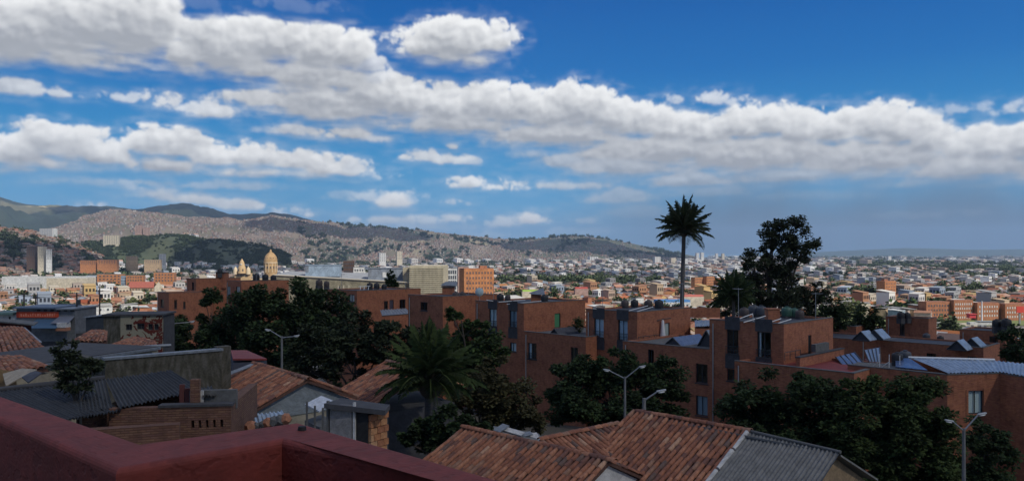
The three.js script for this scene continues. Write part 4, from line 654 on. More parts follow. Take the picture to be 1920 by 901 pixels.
// water tanks
const tankGeo = new THREE.LatheGeometry([[0, 0], [.5, 0], [.54, .04], [.55, .3], [.53, .33], [.56, .36], [.56, .62], [.53, .65], [.55, .68], [.52, .9], [.4, 1.02], [.2, 1.08], [.19, 1.13], [0, 1.14]].map(([x, y]) => new THREE.Vector2(x, y)), 18);
const tankLid = new THREE.CylinderGeometry(.2, .21, .06, 14);
const roofName = { B: 'the umbrella apartment roof', A: 'the green door apartment roof', C: 'the chimney apartment roof', D: 'the awning apartment roof', D2: 'the shadowed apartment roof', Z: 'the far brick apartment roof', R: 'the low brick houses at the right', E: 'the blue sheet roof house' };
for (const [px, base, d, k, roof, mat, sx] of [
  [1172, 575, 80, 1.0, 'B', mTankB], [1190, 574, 81, 1.0, 'B', mTank], [1216, 575, 79.5, 1.0, 'B', mTankB], [1236, 576, 79, 1.1, 'B', mTank],
  [938, 562, 88, 1.0, 'A', mTank], [952, 562, 87, .8, 'A', mTankB], [1021, 564, 86, 1.0, 'A', mTank], [1010, 563, 88, .9, 'A', mTankT],
  [1396, 592, 66, 1.0, 'C', mTankB], [1414, 590, 67.5, 1.2, 'C', mTankT], [1428, 590, 67, 1.1, 'C', mTankT], [1476, 592, 66, 1.1, 'C', mTankG], [1490, 593, 66, 1.0, 'C', mTankG], [1500, 595, 65, .9, 'C', mTankB],
  [855, 560, 93, 1.15, 'D2', mTankB], [867, 558, 94, 1, 'D2', mTankB], [693, 540, 108, 1.05, 'D', mTank], [706, 540, 107, 1.0, 'D', mTank], [720, 541, 107, .9, 'D', mTank], [598, 535, 112, 1.2, 'D', mTankB], [612, 536, 111, 1, 'D', mTankB],
  [480, 524, 142, 1.5, 'Z', mTank], [497, 524, 142, 1.4, 'Z', mTank], [512, 525, 141, 1.3, 'Z', mTank], [412, 512, 146, 1.2, 'Z', mTank],
  [1690, 596, 97, 1.1, 'R', mTank], [1702, 596, 97, 1.0, 'R', mTank], [1870, 612, 82, 1.1, 'R', mTank], [1888, 612, 81, 1.2, 'R', mTank], [1738, 636, 90, 1.0, 'R', mTankT], [1764, 640, 88, .9, 'R', mTank],
  [1683, 678, 56, .95, 'E', mTank], [1698, 676, 57, 1.05, 'E', mTankT],
]) {
  const nm = mat === mTank ? 'black' : mat === mTankB ? 'brown' : mat === mTankG ? 'green' : 'grey';
  const t = thing('water_tank', nm + ' plastic water tank on ' + roofName[roof], 'water tank', 'water tanks on ' + roofName[roof], W(px, base, d), R() * 3);
  t.scale.set(k * .72, k * .62, k * .72); part(t, 'tank_body', tankGeo, mat); part(t, 'lid', tankLid, mat, [0, 1.15, 0]); part(t, 'stand', box(.9, 1.0, .9), mConcDark, [0, -.5, 0]);
}
// pipes and aerials on the flat roofs
for (const [l, list] of [['bundle of white pipes leaning over the chimney apartment roof edge', [[1376, 601, 1412, 588, 61], [1395, 604, 1436, 592, 60], [1412, 590, 1413, 603, 60.5], [1438, 606, 1465, 597, 59.5], [1452, 608, 1484, 598, 59]]], ['bundle of white pipes on the umbrella apartment roof', [[1180, 582, 1215, 573, 74], [1190, 585, 1225, 575, 73.5], [1112, 578, 1150, 583, 75]]], ['bundle of white pipes on the green door apartment roof', [[935, 566, 985, 562, 82], [950, 570, 1015, 564, 82.5], [912, 562, 940, 567, 84]]], ['white pipe frame on the awning apartment roof', [[675, 543, 676, 536, 102], [682, 543, 683, 536, 102], [690, 543, 691, 537, 102], [672, 537, 694, 536, 102]]]]) {
  const t = thing('pipe_bundle', l, 'pipes'); for (const [a, b, c, d, z] of list) part(t, 'pipe', tubeBetween(W(a, b, z), W(c, d, z + .8), .035, .035, 6), mPvc);
}
{ const t = thing('satellite_dish', 'pale satellite dish on a low brick roof', 'dish', null, W(899, 562, 88)), s = 88 / F; part(t, 'dish', new THREE.SphereGeometry(.62, 16, 8, 0, Math.PI * 2, 0, .9).rotateX(1.3), std([.34, .42, .42], .6, { side: THREE.DoubleSide }), [0, .8, 0]); part(t, 'mast', tubeBetween(V(0, -.3, -.3), V(0, .8, -.3), .03), mSteel); }

// more brick houses of the row behind, on the right
brickUnit({ name: 'brick_house', label: 'brick house with two square stair towers behind the red sheet roofs', px: 1742, py: 597, h: 7.7, L1: 5, L2: 3, left: [{ at: [1688, 1697, 604, 628], ...dk }], right: [] });
brickUnit({ name: 'brick_house', label: 'low brick house with a dark recess at the right edge trees', px: 1886, py: 622, h: 8.2, L1: 4.4, L2: 5, left: [{ at: [1856, 1872, 630, 662], ...dk }], right: [] });
brickUnit({ name: 'brick_house', label: 'low brick terrace house with skylights in front of the stair towers', px: 1845, py: 652, h: 9.2, L1: 12, L2: 6, left: [{ at: [1738, 1756, 662, 672], ...dk }, { at: [1815, 1832, 668, 682], ...dk }], right: [], roof: mSlate });
brickUnit({ name: 'brick_house', label: 'low brick house with striped skylight beside the round dark tree', px: 1655, py: 640, h: 9.4, L1: 9, L2: 7, left: [], right: [], roof: mSlate });
brickUnit({ name: 'brick_house', label: 'small brick house behind the round dark tree', px: 1606, py: 612, h: 9.3, L1: 5, L2: 6, left: [], right: [], roof: mSlate });
for (const [l, px, py, d, m] of [['striped pale gabled skylight on the low terrace house', 1795, 655, 78, mTinBlue], ['slim pale gabled skylight near the station', 1822, 650, 80, mTinBlue], ['pale gabled skylight by the round dark tree', 1615, 637, 82, mTinBlue], ['narrow striped gabled skylight by the round dark tree', 1640, 634, 83, mTinBlue]]) gableRoof(l, 'skylight', px, py, d, 1.8, 2.2, .9, m, mFrame, 'skylight');

// ------------------------------------------------------------------ trees
// leaf sprays: small bent quads gathered in clumps through the crown, each clump hung on a limb
function foliage(lobes, n, size, seed, o = {}) {
  const q = rng(seed), pos = [], col = [], idx = [], nor = []; let k = 0;
  const tot = lobes.reduce((s, l) => s + l[3] * l[4] * l[5] ** .6, 0), clumps = [];
  for (const [x, y, z, rx, ry, rz] of lobes) { const m = Math.max(4, Math.round((o.clumps ?? 70) * rx * ry * rz ** .6 / tot)); for (let i = 0; i < m; i++) { const u = q() * 2 - 1, a = q() * Math.PI * 2, r = Math.cbrt(.18 + .82 * q()), c = Math.sqrt(1 - u * u); clumps.push([x + c * Math.cos(a) * rx * r, y + u * ry * r * (u < 0 ? .8 : 1), z + c * Math.sin(a) * rz * r, (o.cr ?? .3) * Math.min(rx, ry) * (.6 + .8 * q()), x, y, z, .75 + .5 * q()]); } }
  for (let i = 0; i < n; i++) {
    const c = clumps[Math.floor(q() * clumps.length)], u = q() * 2 - 1, a = q() * Math.PI * 2, r = c[3] * Math.pow(q(), .45), s = Math.sqrt(1 - u * u);
    const p = V(c[0] + s * Math.cos(a) * r, c[1] + u * r * .62, c[2] + s * Math.sin(a) * r), L = size * (.6 + .8 * q());
    const dir = V(p.x - c[0] + (q() - .5) * c[3] * 1.6, p.y - c[1] + (q() - .6) * c[3], p.z - c[2] + (q() - .5) * c[3] * 1.6).normalize(), up = V(q() - .5, .6 + q(), q() - .5).normalize(), side = dir.clone().cross(up).normalize().multiplyScalar(L * (o.wide ?? .42)), bend = up.multiplyScalar(L * .12);
    const e = p.clone().addScaledVector(dir, L), m = p.clone().addScaledVector(dir, L * .5);
    pos.push(p.x, p.y, p.z, m.x + side.x + bend.x, m.y + side.y + bend.y, m.z + side.z + bend.z, e.x, e.y, e.z, m.x - side.x + bend.x, m.y - side.y + bend.y, m.z - side.z + bend.z);
    const t = c[7] * (.7 + .6 * q()), w = o.warm ? q() * o.warm : 0; for (let j = 0; j < 4; j++) col.push(t * (1 + w), t, t * (.9 - w * .3)); idx.push(k, k + 1, k + 2, k, k + 2, k + 3); k += 4;
  }
  const g = geom(pos, idx, null, col); return { g, clumps };
}
function tree(name, label, px, gpy, d, lobesPx, n, size, mat, o = {}) {
  const s = d / F, base = W(px, HZ, d); base.y = o.base ?? groundY(base.x, base.z) - .2;
  const t = thing(name, label, 'tree', o.group, base), q = rng(o.seed ?? px);
  const lobes = lobesPx.map(([x, y, rx, ry, dz = 0]) => [(x - px) * s, -(y - HZ) * s - base.y, dz, rx * s, ry * s, (rx + ry) / 2 * s * (o.deep ?? 1)]);
  const top = Math.max(...lobes.map((l) => l[1])), { g, clumps } = foliage(lobes, n, size, (o.seed ?? px) + 5, o);
  const fork = Math.min(...lobes.map((l) => l[1] - l[4])) * .9 + .1, bark = [], r0 = o.r ?? Math.max(.12, top * .022), f = V((o.lean ?? 0), Math.max(.6, fork), 0);
  part(t, 'trunk', tubeBetween(V(0, 0, 0), f, r0, r0 * .75, 9), mBark);
  for (const l of lobes) { const c = V(l[0], l[1], l[2]), mid = f.clone().lerp(c, .5).add(V((q() - .5) * l[3] * .3, -l[4] * .1, (q() - .5) * l[3] * .3)); bark.push(tubeBetween(f, mid, r0 * .6, r0 * .42, 7), tubeBetween(mid, c, r0 * .42, r0 * .2, 6)); }
  for (const c of clumps) { if (q() > (o.twigs ?? .6)) continue; const l = V(c[4], c[5], c[6]), e = V(c[0], c[1], c[2]); bark.push(tubeBetween(l.lerp(f, .2), e, r0 * .16, r0 * .05, 4)); }
  part(t, 'limbs', mergeGeometries(bark), mBark); part(t, 'crown', g, mat);
  return t;
}
tree('street_tree', 'dark dense tree hiding the far tank room apartment', 395, 690, 84, [[395, 585, 36, 38], [370, 635, 55, 48], [430, 630, 55, 55], [345, 655, 50, 38], [460, 670, 50, 40]], 17000, .34, mLeafD, { seed: 1 });
tree('street_tree', 'broad dark tree spreading in front of the far brick apartments', 545, 720, 80, [[540, 568, 80, 44], [595, 590, 62, 56], [480, 600, 60, 58], [550, 640, 100, 66], [620, 640, 50, 50]], 30000, .34, mLeafD, { seed: 2, clumps: 120 });
tree('street_tree', 'layered flat branched tree behind the small tiled roofs', 665, 760, 62, [[650, 620, 85, 42], [720, 640, 70, 48], [600, 650, 70, 48], [660, 690, 120, 50], [760, 670, 55, 55], [790, 700, 40, 40], [575, 690, 60, 40]], 33000, .26, mLeafE, { seed: 3, clumps: 150, cr: .24 });
tree('street_tree', 'green leafy tree rising against the shadowed brick apartment', 880, 760, 64, [[865, 600, 34, 26], [885, 640, 50, 40], [850, 650, 40, 40], [915, 680, 45, 50], [870, 690, 60, 50], [830, 710, 45, 45]], 20000, .26, mLeaf, { seed: 4, clumps: 100 });
tree('street_tree', 'loose brownish tree between the feather palm and the apartments', 930, 850, 46, [[910, 735, 60, 45], [955, 750, 55, 50], [890, 780, 60, 50], [960, 800, 55, 40], [925, 690, 35, 25], [985, 770, 40, 45]], 20000, .18, mLeafB, { seed: 5, clumps: 110, cr: .3, warm: .3 });
tree('street_tree', 'round dense dark tree in front of the umbrella apartment', 1150, 850, 53, [[1140, 690, 75, 40], [1220, 710, 65, 50], [1085, 720, 60, 48], [1150, 745, 120, 60], [1240, 760, 50, 50], [1060, 760, 45, 45]], 38000, .22, mLeafD, { seed: 6, clumps: 170 });
tree('street_tree', 'wide spreading dark tree behind the grey corrugated roof', 1490, 901, 43, [[1480, 740, 90, 45], [1420, 790, 70, 60], [1540, 770, 80, 60], [1480, 820, 120, 60], [1400, 830, 55, 45], [1570, 840, 60, 70]], 40000, .2, mLeafD, { seed: 7, clumps: 180 });
tree('street_tree', 'bushy tree with paler upper leaves below the blue sheet roof house', 1680, 901, 40, [[1650, 740, 75, 38], [1720, 770, 60, 60], [1640, 810, 90, 70], [1710, 850, 80, 70], [1620, 880, 70, 50], [1760, 850, 40, 60]], 52000, .19, mLeaf, { seed: 8, clumps: 210, warm: .12 });
tree('street_tree', 'narrow dark tree behind the lamp post at the right brick house', 1850, 901, 44, [[1845, 820, 38, 36], [1860, 860, 45, 50], [1840, 900, 50, 40]], 8000, .2, mLeafD, { seed: 9 });
tree('street_tree', 'dark tree at the corner of the low brick house with a recess', 1912, 740, 68, [[1912, 640, 32, 38], [1930, 680, 40, 50], [1900, 690, 26, 36]], 7000, .26, mLeafD, { seed: 10 });
tree('tall_tree', 'tall gum-like tree with open ragged crown standing above the roofs', 1440, 610, 96, [[1484, 432, 34, 28], [1450, 438, 28, 26], [1510, 456, 26, 24], [1490, 480, 30, 26], [1445, 470, 20, 16], [1412, 490, 24, 22], [1440, 508, 36, 26], [1402, 520, 18, 18], [1470, 520, 26, 26], [1445, 550, 40, 26], [1480, 560, 28, 30], [1385, 545, 36, 34], [1368, 575, 34, 24], [1415, 585, 40, 24]], 33000, .27, mLeafE, { seed: 11, clumps: 260, cr: .36, r: .34, twigs: .7, deep: .9 });
tree('street_tree', 'ragged dark tree beside the chimney apartment right wall', 1520, 620, 100, [[1515, 560, 26, 24], [1535, 545, 18, 16], [1505, 585, 26, 20]], 4500, .28, mLeafE, { seed: 12 });
tree('street_tree', 'dark drooping tree left of the round tree and the sports field', 1566, 640, 98, [[1562, 575, 22, 20], [1572, 600, 22, 26], [1550, 600, 18, 20]], 4500, .28, mLeafD, { seed: 13 });
tree('street_tree', 'small round dark tree in front of the sports field', 1627, 640, 105, [[1627, 592, 25, 20], [1640, 610, 20, 18], [1615, 608, 20, 18]], 4500, .28, mLeafD, { seed: 14 });
tree('young_tree', 'thin young tree with sparse leaves over the dark corrugated roof', 145, 800, 21, [[128, 655, 22, 18], [150, 690, 28, 22], [120, 690, 22, 18], [172, 690, 20, 16], [140, 720, 34, 20], [108, 660, 10, 8]], 2600, .1, mLeafE, { seed: 15, clumps: 60, r: .05, cr: .4, base: -8 });
tree('street_tree', 'low leafy bush tree under the far brick apartments', 300, 700, 88, [[300, 640, 40, 40], [330, 620, 26, 34], [280, 660, 36, 30], [250, 670, 30, 24]], 9000, .3, mLeafD, { seed: 16 });
tree('street_tree', 'small dark tree beneath the loose brownish tree', 845, 850, 34.5, [[850, 800, 45, 38], [806, 815, 40, 34], [890, 820, 40, 30], [775, 835, 30, 24]], 9000, .18, mLeafD, { seed: 17 });
tree('potted_shrub', 'potted shrub on the terrace with the green door', 1083, 632, 80, [[1083, 610, 12, 14], [1070, 620, 10, 8]], 900, .2, mLeaf, { seed: 18, base: W(1083, 632, 80).y - .2, r: .04 });
tree('conifer', 'small pointed conifer in front of the large beige building', 733, 545, 150, [[733, 508, 3, 6], [733, 516, 7, 6], [733, 524, 11, 6], [733, 533, 14, 7]], 2500, .3, mLeafD, { seed: 19, base: -9, r: .2 });

// palms
function frond(L, droop, n, wid, q, stiff = 1) {
  const pos = [], idx = [], col = []; let k = 0; const sp = [];
  for (let i = 0; i <= n; i++) { const t = i / n; sp.push([L * t * (1 - .18 * t * droop), L * (.55 * t * stiff - droop * t * t)]); }
  for (let i = 1; i < n; i++) { const t = i / n, [x, y] = sp[i], [x2, y2] = sp[i + 1], len = wid * Math.sin(Math.PI * Math.min(1, .12 + t * .9)) * (.8 + .4 * q());
    for (const sd of [-1, 1]) { const w = .045 * L / 2.5 + .02, tx = x + len * .55, ty = y - len * (.25 + .35 * q()), tz = sd * len * .85, c = .7 + .6 * q(); pos.push(x, y, sd * .01, (x + tx) / 2 + w, (y + ty) / 2 + w * .9, tz / 2, tx, ty, tz, (x + tx) / 2 - w, (y + ty) / 2, tz / 2 + sd * .01); for (let j = 0; j < 4; j++) col.push(c, c, c * .9); idx.push(k, k + 1, k + 2, k, k + 2, k + 3); k += 4; } }
  for (let i = 0; i < n; i++) { const a = sp[i], b = sp[i + 1], w = .05 * (1 - i / n) + .008; pos.push(a[0], a[1], -w, a[0], a[1], w, b[0], b[1], w, b[0], b[1], -w); for (let j = 0; j < 4; j++) col.push(1.3, 1.2, .8); idx.push(k, k + 1, k + 2, k, k + 2, k + 3); k += 4; }
  return geom(pos, idx, null, col);
}
function palm(label, px, pyTop, pyBase, d, nf, L, droopA, droopB, wid, r, o = {}) {
  const b = W(px, pyBase, d), t = thing('palm_tree', label, 'palm', null, b), h = (pyBase - pyTop) / F * d, q = rng(o.seed ?? 3), lean = o.lean ?? 0;
  const tr = []; for (let i = 0; i < 8; i++) { const f = (k) => V(lean * (k / 8) ** 1.5, h * k / 8, 0); tr.push(tubeBetween(f(i), f(i + 1), r * (1 - i * .03), r * (1 - (i + 1) * .03), 10)); } part(t, 'trunk', mergeGeometries(tr), mPalmBark);
  if (o.boss) part(t, 'crown_shaft', new THREE.SphereGeometry(r * 1.9, 10, 8).scale(1, 1.3, 1), mBark, [lean, h - .1, 0]);
  for (let i = 0; i < nf; i++) { const k = i / nf, up = 1 - k, g = frond(L * (.8 + .35 * q()), mix(droopA, droopB, k), o.n ?? 20, wid, q, o.stiff ?? 1), m = part(t, 'frond', g, o.mat ?? mFrond, [lean, h, 0]); m.rotation.set(0, i * 2.399 + q() * .4, mix(o.e0 ?? 1.2, o.e1 ?? -.35, Math.pow(k, .8)) + (q() - .5) * .2, 'YXZ'); }
}
palm('tall slender wax palm with dark feathery crown above the brick roofs', 1277, 432, 700, 86, 46, 3.9, .3, .6, .85, .27, { seed: 2, mat: mLeafE, lean: .35, e0: 1.35, e1: -.6, boss: 1, n: 26 });
palm('short feather palm with long arching fronds before the trees', 806, 715, 850, 37, 60, 2.9, .22, .75, .55, .3, { seed: 7, e0: 1.35, e1: -.35, n: 30, boss: 1, mat: leafMat([.05, .075, .028]) });
palm('bushy dark palm under the tall gum-like tree', 1376, 560, 640, 88, 46, 3.4, .3, .8, .8, .22, { seed: 9, mat: mLeafD, e0: 1.3, e1: -.4, n: 22 });

// ------------------------------------------------------------------ the town below
const gAt = (d) => lin(near, d), dAt = (py) => { let lo = 60, hi = 20000; for (let i = 0; i < 50; i++) { const m = (lo + hi) / 2; if (-gAt(m) / m * F > py - HZ) lo = m; else hi = m; } return lo; };
const winMesh = new THREE.BoxGeometry(1, 1, .12), mWin = std([.05, .06, .075], .35), mWinPale = std([.5, .5, .48], .6);
// a far building: box with its own windows, parapet and roof; turn is its angle to the view
function block(name, label, category, px, w, top, d, o = {}) {
  const s = d / F, p = W(px, top, d), g = o.base ?? groundY(p.x, p.z), H = p.y - g, turn = o.turn ?? .5, wd = w * s, c = Math.abs(Math.cos(turn)), sn = Math.abs(Math.sin(turn)), asp = o.asp ?? .8, A = wd / (c + sn * asp), B = A * asp;
  const t = thing(name, label, category, o.group, V(p.x, g, p.z - B * .3), turn), m = o.mat;
  const body = part(t, 'wall', boxAt(-A / 2, A / 2, 0, H, -B / 2, B / 2), m);
  part(t, 'roof', boxAt(-A / 2 + .3, A / 2 - .3, H, H + (o.rim ?? .4), -B / 2 + .3, B / 2 - .3), o.roof ?? mConc);
  if (o.cols) for (const [len, ry, off, k] of [[A, 0, B / 2, o.cols], [B, Math.PI / 2, A / 2, Math.max(1, Math.round(o.cols * asp))]]) for (let i = 0; i < k; i++) for (let j = 0; j < o.rows; j++) {
    const fl = (o.storey ?? 3), y = H - 1.1 - j * fl - fl * .4; if (y < 1) continue; const x = ((i + .5) / k - .5) * len * .9, e = part(t, 'window', winMesh, o.win ?? mWin); e.scale.set(len * .9 / k * (o.ww ?? .5), fl * (o.wh ?? .45), 1); e.rotation.y = ry; if (ry) e.position.set(off, y, -x); else e.position.set(x, y, off);
  }
  return { t, A, B, H, p };
}
const paint = (r, g, b) => std([r, g, b], .9, { map: tile(gritS, 1 / 14) });
const cWhite = paint(.66, .66, .63), cCream = paint(.62, .55, .42), cPink = paint(.45, .30, .25), cOrange = paint(.52, .22, .09), cBrick = paint(.40, .165, .085), cGrey = paint(.34, .35, .36), cBeige = paint(.50, .45, .32), cBrown = paint(.10, .06, .045), cBlueG = paint(.30, .38, .46), cTan = paint(.50, .36, .22), cGreen = paint(.28, .42, .16), cYellow = paint(.60, .45, .16), cSky = paint(.10, .28, .58), cRust = paint(.38, .17, .10), cTile = paint(.40, .20, .125), cTeal = paint(.16, .34, .34);
block('tower_block', 'white slab tower block with pale vertical strips on the left slope', 'tower block', 88, 33, 428, 2450, { mat: cWhite, cols: 7, rows: 12, ww: .35, wh: .8, asp: .35, turn: -.3, base: -20, storey: 3.4, win: std([.3, .33, .36], .6) });
block('tower_block', 'cream tower block rising from the wooded park slope', 'tower block', 207, 28, 441, 2880, { mat: cCream, cols: 6, rows: 10, ww: .4, asp: .4, turn: .2, base: -20 });
block('tower_block', 'rosy tower block on the park ridge', 'tower block', 259, 14, 423, 3240, { mat: cPink, cols: 4, rows: 10, asp: .6, turn: .3, base: 40, group: 'rosy towers on the park ridge' });
block('tower_block', 'rosy tower block on the park ridge', 'tower block', 273, 13, 426, 3240, { mat: cPink, cols: 4, rows: 10, asp: .6, turn: .3, base: 40, group: 'rosy towers on the park ridge' });
block('tower_block', 'dark brown tower block beside the cream towers', 'tower block', 57, 19, 462, 1900, { mat: cBrown, cols: 4, rows: 8, asp: .7, turn: .4, base: -50 });
block('tower_block', 'pale cream tower block joined to the dark brown tower', 'tower block', 77, 17, 462, 1890, { mat: cCream, cols: 4, rows: 9, asp: .7, turn: .4, base: -50, ww: .3 });
block('tower_block', 'lower whitish tower block beside the pale cream tower', 'tower block', 90, 11, 467, 1880, { mat: cWhite, cols: 3, rows: 8, asp: .7, turn: .4, base: -50 });
block('tower_block', 'slim white tower block near the church domes', 'tower block', 303, 14, 476, 2000, { mat: cWhite, cols: 4, rows: 9, asp: .6, turn: .4, group: '' });
for (const [px, w, tp, d, l, m] of [[165, 30, 488, 1900, 'low orange apartment row below the dark brown tower', cOrange], [200, 36, 487, 1900, 'long orange apartment row below the cream tower', cOrange], [246, 20, 480, 1950, 'stepped yellow block behind the orange rows', cTan], [285, 30, 487, 1900, 'olive coloured low block behind the orange rows', cTan]]) block('apartment_row', l, 'apartment row', px, w, tp, d, { mat: m, cols: 7, rows: 3, asp: .35, turn: .15 });
for (const [px, w, tp, l, m] of [[172, 22, 516, 'blue grey panelled block at the end of the orange building', cBlueG], [205, 46, 514, 'long bright orange building with flat roof', cOrange], [232, 12, 517, 'blue grey panelled stair block between orange buildings', cBlueG], [252, 32, 516, 'orange building beside the blue grey stair block', cOrange], [307, 38, 511, 'orange block with arched doors near the red roofed hall', cOrange]]) block('apartment_row', l, 'apartment row', px, w, tp, 1080, { mat: m, cols: 6, rows: 3, asp: .4, turn: .12, storey: 4 });
{ // hall with red roof and yellow gable
  const d = 900, s = d / F, p = W(240, 548, d), t = thing('red_roofed_hall', 'long hall with red tiled roof and pale yellow gable end', 'hall', null, V(p.x, groundY(p.x, p.z), p.z), .1), Lh = 46 * s, Wd = 18 * s, e = p.y + 9 * s - groundY(p.x, p.z), r = p.y + 20 * s - groundY(p.x, p.z);
  part(t, 'wall', boxAt(0, Lh, 0, e, -Wd, 0), cTan); part(t, 'roof', slabQuad(V(-.5, r, -Wd / 2), V(Lh - 1, r, -Wd / 2), V(Lh, e, .6), V(-.5, e, .6), .3), std([.42, .12, .08], .8, { map: tile(gritS, .2) })); part(t, 'roof', slabQuad(V(-.5, r, -Wd / 2), V(Lh - 1, r, -Wd / 2), V(Lh, e, -Wd - .6), V(-.5, e, -Wd - .6), .3), cTile);
  const ge = new THREE.ExtrudeGeometry(new THREE.Shape([[0, 0], [Wd, 0], [Wd, e], [Wd / 2, r - .3], [0, e]].map((k) => new THREE.Vector2(...k))), { depth: 1, bevelEnabled: false }); part(t, 'gable_wall', ge, cCream, [Lh, 0, 0], [0, .9, 0]); for (let i = 0; i < 8; i++) part(t, 'window', box(1.2, 1.6, .2), mWin, [2 + i * Lh / 8.5, e - 2.2, .05]);
}
// church with domes
{ const d = 900, s = d / F, p = W(507, HZ, d), g = groundY(p.x, p.z), t = thing('church_dome', 'ochre church dome with ribbed cupola and lantern', 'church', null, V(p.x, g, p.z)), Y = (py) => -(py - HZ) * s - g, m = std([.56, .36, .17], .85, { map: tile(gritS, .2) }), m2 = std([.62, .48, .30], .85);
  part(t, 'drum', new THREE.CylinderGeometry(11.5 * s, 12 * s, Y(492) - 2, 24).translate(0, (Y(492) - 2) / 2 + 2, 0), m); part(t, 'cornice', new THREE.CylinderGeometry(12.8 * s, 12.8 * s, 1.2, 24).translate(0, Y(492), 0), m2);
  part(t, 'dome', new THREE.LatheGeometry([[12, 491], [12.2, 487], [11, 482], [8.5, 477.5], [5, 474], [2, 472], [1.8, 469], [0, 467]].map(([r, y]) => new THREE.Vector2(r * s, Y(y))), 24), m);
  for (let i = 0; i < 12; i++) { const a = i / 12 * Math.PI * 2; part(t, 'pilaster', box(.9, Y(493) - Y(510), .7), m2, [Math.cos(a) * 11.8 * s, (Y(493) + Y(510)) / 2, Math.sin(a) * 11.8 * s], [0, -a, 0]); part(t, 'window', box(.4, 2.6, 1.1), mWin, [Math.cos(a + .26) * 11.6 * s, Y(501), Math.sin(a + .26) * 11.6 * s], [0, -a - .26, 0]); part(t, 'oculus', new THREE.SphereGeometry(.5, 8, 6), mWin, [Math.cos(a + .26) * 11.2 * s, Y(483.5), Math.sin(a + .26) * 11.2 * s]); }
  part(t, 'nave', boxAt(-22, 22, 0, Y(520), -24, 14), m2); part(t, 'nave_roof', boxAt(-22.5, 22.5, Y(520), Y(519), -24.5, 14.5), cGrey); }
{ const d = 880, s = d / F, p = W(453, HZ, d), g = groundY(p.x, p.z), t = thing('small_church', 'smaller ochre church front with pointed cupola and two turrets', 'church', null, V(p.x, g, p.z)), Y = (py) => -(py - HZ) * s - g, m = std([.52, .36, .19], .85), m2 = std([.62, .5, .33], .85);
  part(t, 'front', boxAt(-14 * s, 14 * s, 0, Y(512), -10, 0), m); part(t, 'cupola', new THREE.LatheGeometry([[8, 512], [7, 504], [6.5, 500], [5, 497], [4.4, 492], [3, 489], [1, 486], [0, 484]].map(([r, y]) => new THREE.Vector2(r * s, Y(y))), 14), m);
  for (const x of [-12, 12]) part(t, 'turret', new THREE.LatheGeometry([[4.2, 514], [4.2, 507], [3, 503], [0, 499]].map(([r, y]) => new THREE.Vector2(r * s, Y(y))), 12), m2, [x * s, 0, 0]); for (let i = 0; i < 7; i++) part(t, 'window', box(1.2, 2.6, .3), mWin, [(-9 + i * 3) * s, Y(515.5), .05]); for (const x of [-4, 0, 4]) part(t, 'window', box(1.1, 2.4, .5), mWin, [x * s, Y(506), 6.4 * s]); part(t, 'window', new THREE.SphereGeometry(1, 8, 6), mWinPale, [0, Y(495.5), 4.4 * s]); }
// large beige building with louvred wall, its long wing and the roof sheds
{ const d = 420, s = d / F, p = W(515, HZ, d), g = groundY(p.x, p.z) - 2, t = thing('beige_building', 'large beige public building with banded wall and long flat wing', 'building', null, V(0, g, -d)), Y = (py) => -(py - HZ) * s - g, X = (px) => (px - CX) * s;
  part(t, 'wing_wall', slabQuad(V(X(512), Y(516), 0), V(X(775), Y(530), 6), V(X(775), 0, 6), V(X(512), 0, 0), .05), cBeige); part(t, 'wing', prism([V(X(512), 0, -.1), V(X(775), 0, 5.9), V(X(775), 0, -30), V(X(512), 0, -40)], 0, Y(531)), cBeige);
  part(t, 'wing_roof', slabQuad(V(X(500), Y(511), -40), V(X(775), Y(516), -30), V(X(776), Y(529.5), 6.2), V(X(511), Y(515.5), .2), .5), cGrey); part(t, 'roof_edge', tubeBetween(V(X(511), Y(515), .3), V(X(776), Y(529), 6.4), .35, .35, 5), cCream);
  part(t, 'main_block', boxAt(X(771), X(834), 0, Y(498), -22, 8), cBeige); part(t, 'main_roof', boxAt(X(771) + .3, X(834) - .3, Y(498), Y(497), -21.5, 7.5), cCream); part(t, 'left_block', boxAt(X(757), X(771), 0, Y(501), -20, 4), paint(.40, .35, .25));
  for (let i = 0; i < 22; i++) part(t, 'wall_band', boxUV(X(834) - X(771), .42, .35), cBeige, [(X(834) + X(771)) / 2, Y(498) - 1.2 - i * 1.05, 8.17]);
  for (let i = 0; i < 10; i++) part(t, 'window', box(1.6, 2.4, .3), mWin, [X(638) + i * 2.9, Y(531) - 2.6, 2.75 + i * .08], [0, -.0, 0]);
  for (let i = 0; i < 11; i++) part(t, 'pier', box(.5, 3.4, .5), cCream, [X(636) + i * 2.9, Y(531) - 2.6, 2.9 + i * .08]); }
for (const [l, a, b, tp, bt, d, m] of [['pale grey metal shed on the long beige wing roof', 572, 635, 497, 511, 428, cBlueG], ['darker grey metal shed with white door on the beige wing', 690, 757, 503, 519, 424, paint(.22, .25, .29)]]) { const s = d / F, q = W(a, bt, d), t = thing('roof_shed', l, 'shed', null, q, .08); part(t, 'wall', boxAt(0, (b - a) * s, -2, (bt - tp) * s, -9, 0), m); part(t, 'roof', boxAt(-.3, (b - a) * s + .3, (bt - tp) * s, (bt - tp) * s + .3, -9.3, .3), m); if (m !== cBlueG) part(t, 'door', boxUV(2, 2.8, .2), cWhite, [(b - a) * s * .45, 1.2, .05]); part(t, 'end_panel', boxUV(1.6, (bt - tp) * s - .6, .2), paint(.2, .22, .25), [1, (bt - tp) * s / 2, .05]); }
block('apartment_tower', 'ten storey orange brick building beside the beige building', 'apartment', 893, 66, 504, 470, { mat: cOrange, cols: 9, rows: 10, asp: .5, turn: .38, win: mWin, ww: .4, wh: .42, roof: cBrick });
block('roof_house', 'small brick lift house on the ten storey orange brick building', 'lift house', 905, 16, 498, 478, { mat: cBrick, base: -13, turn: .38, asp: .6 });
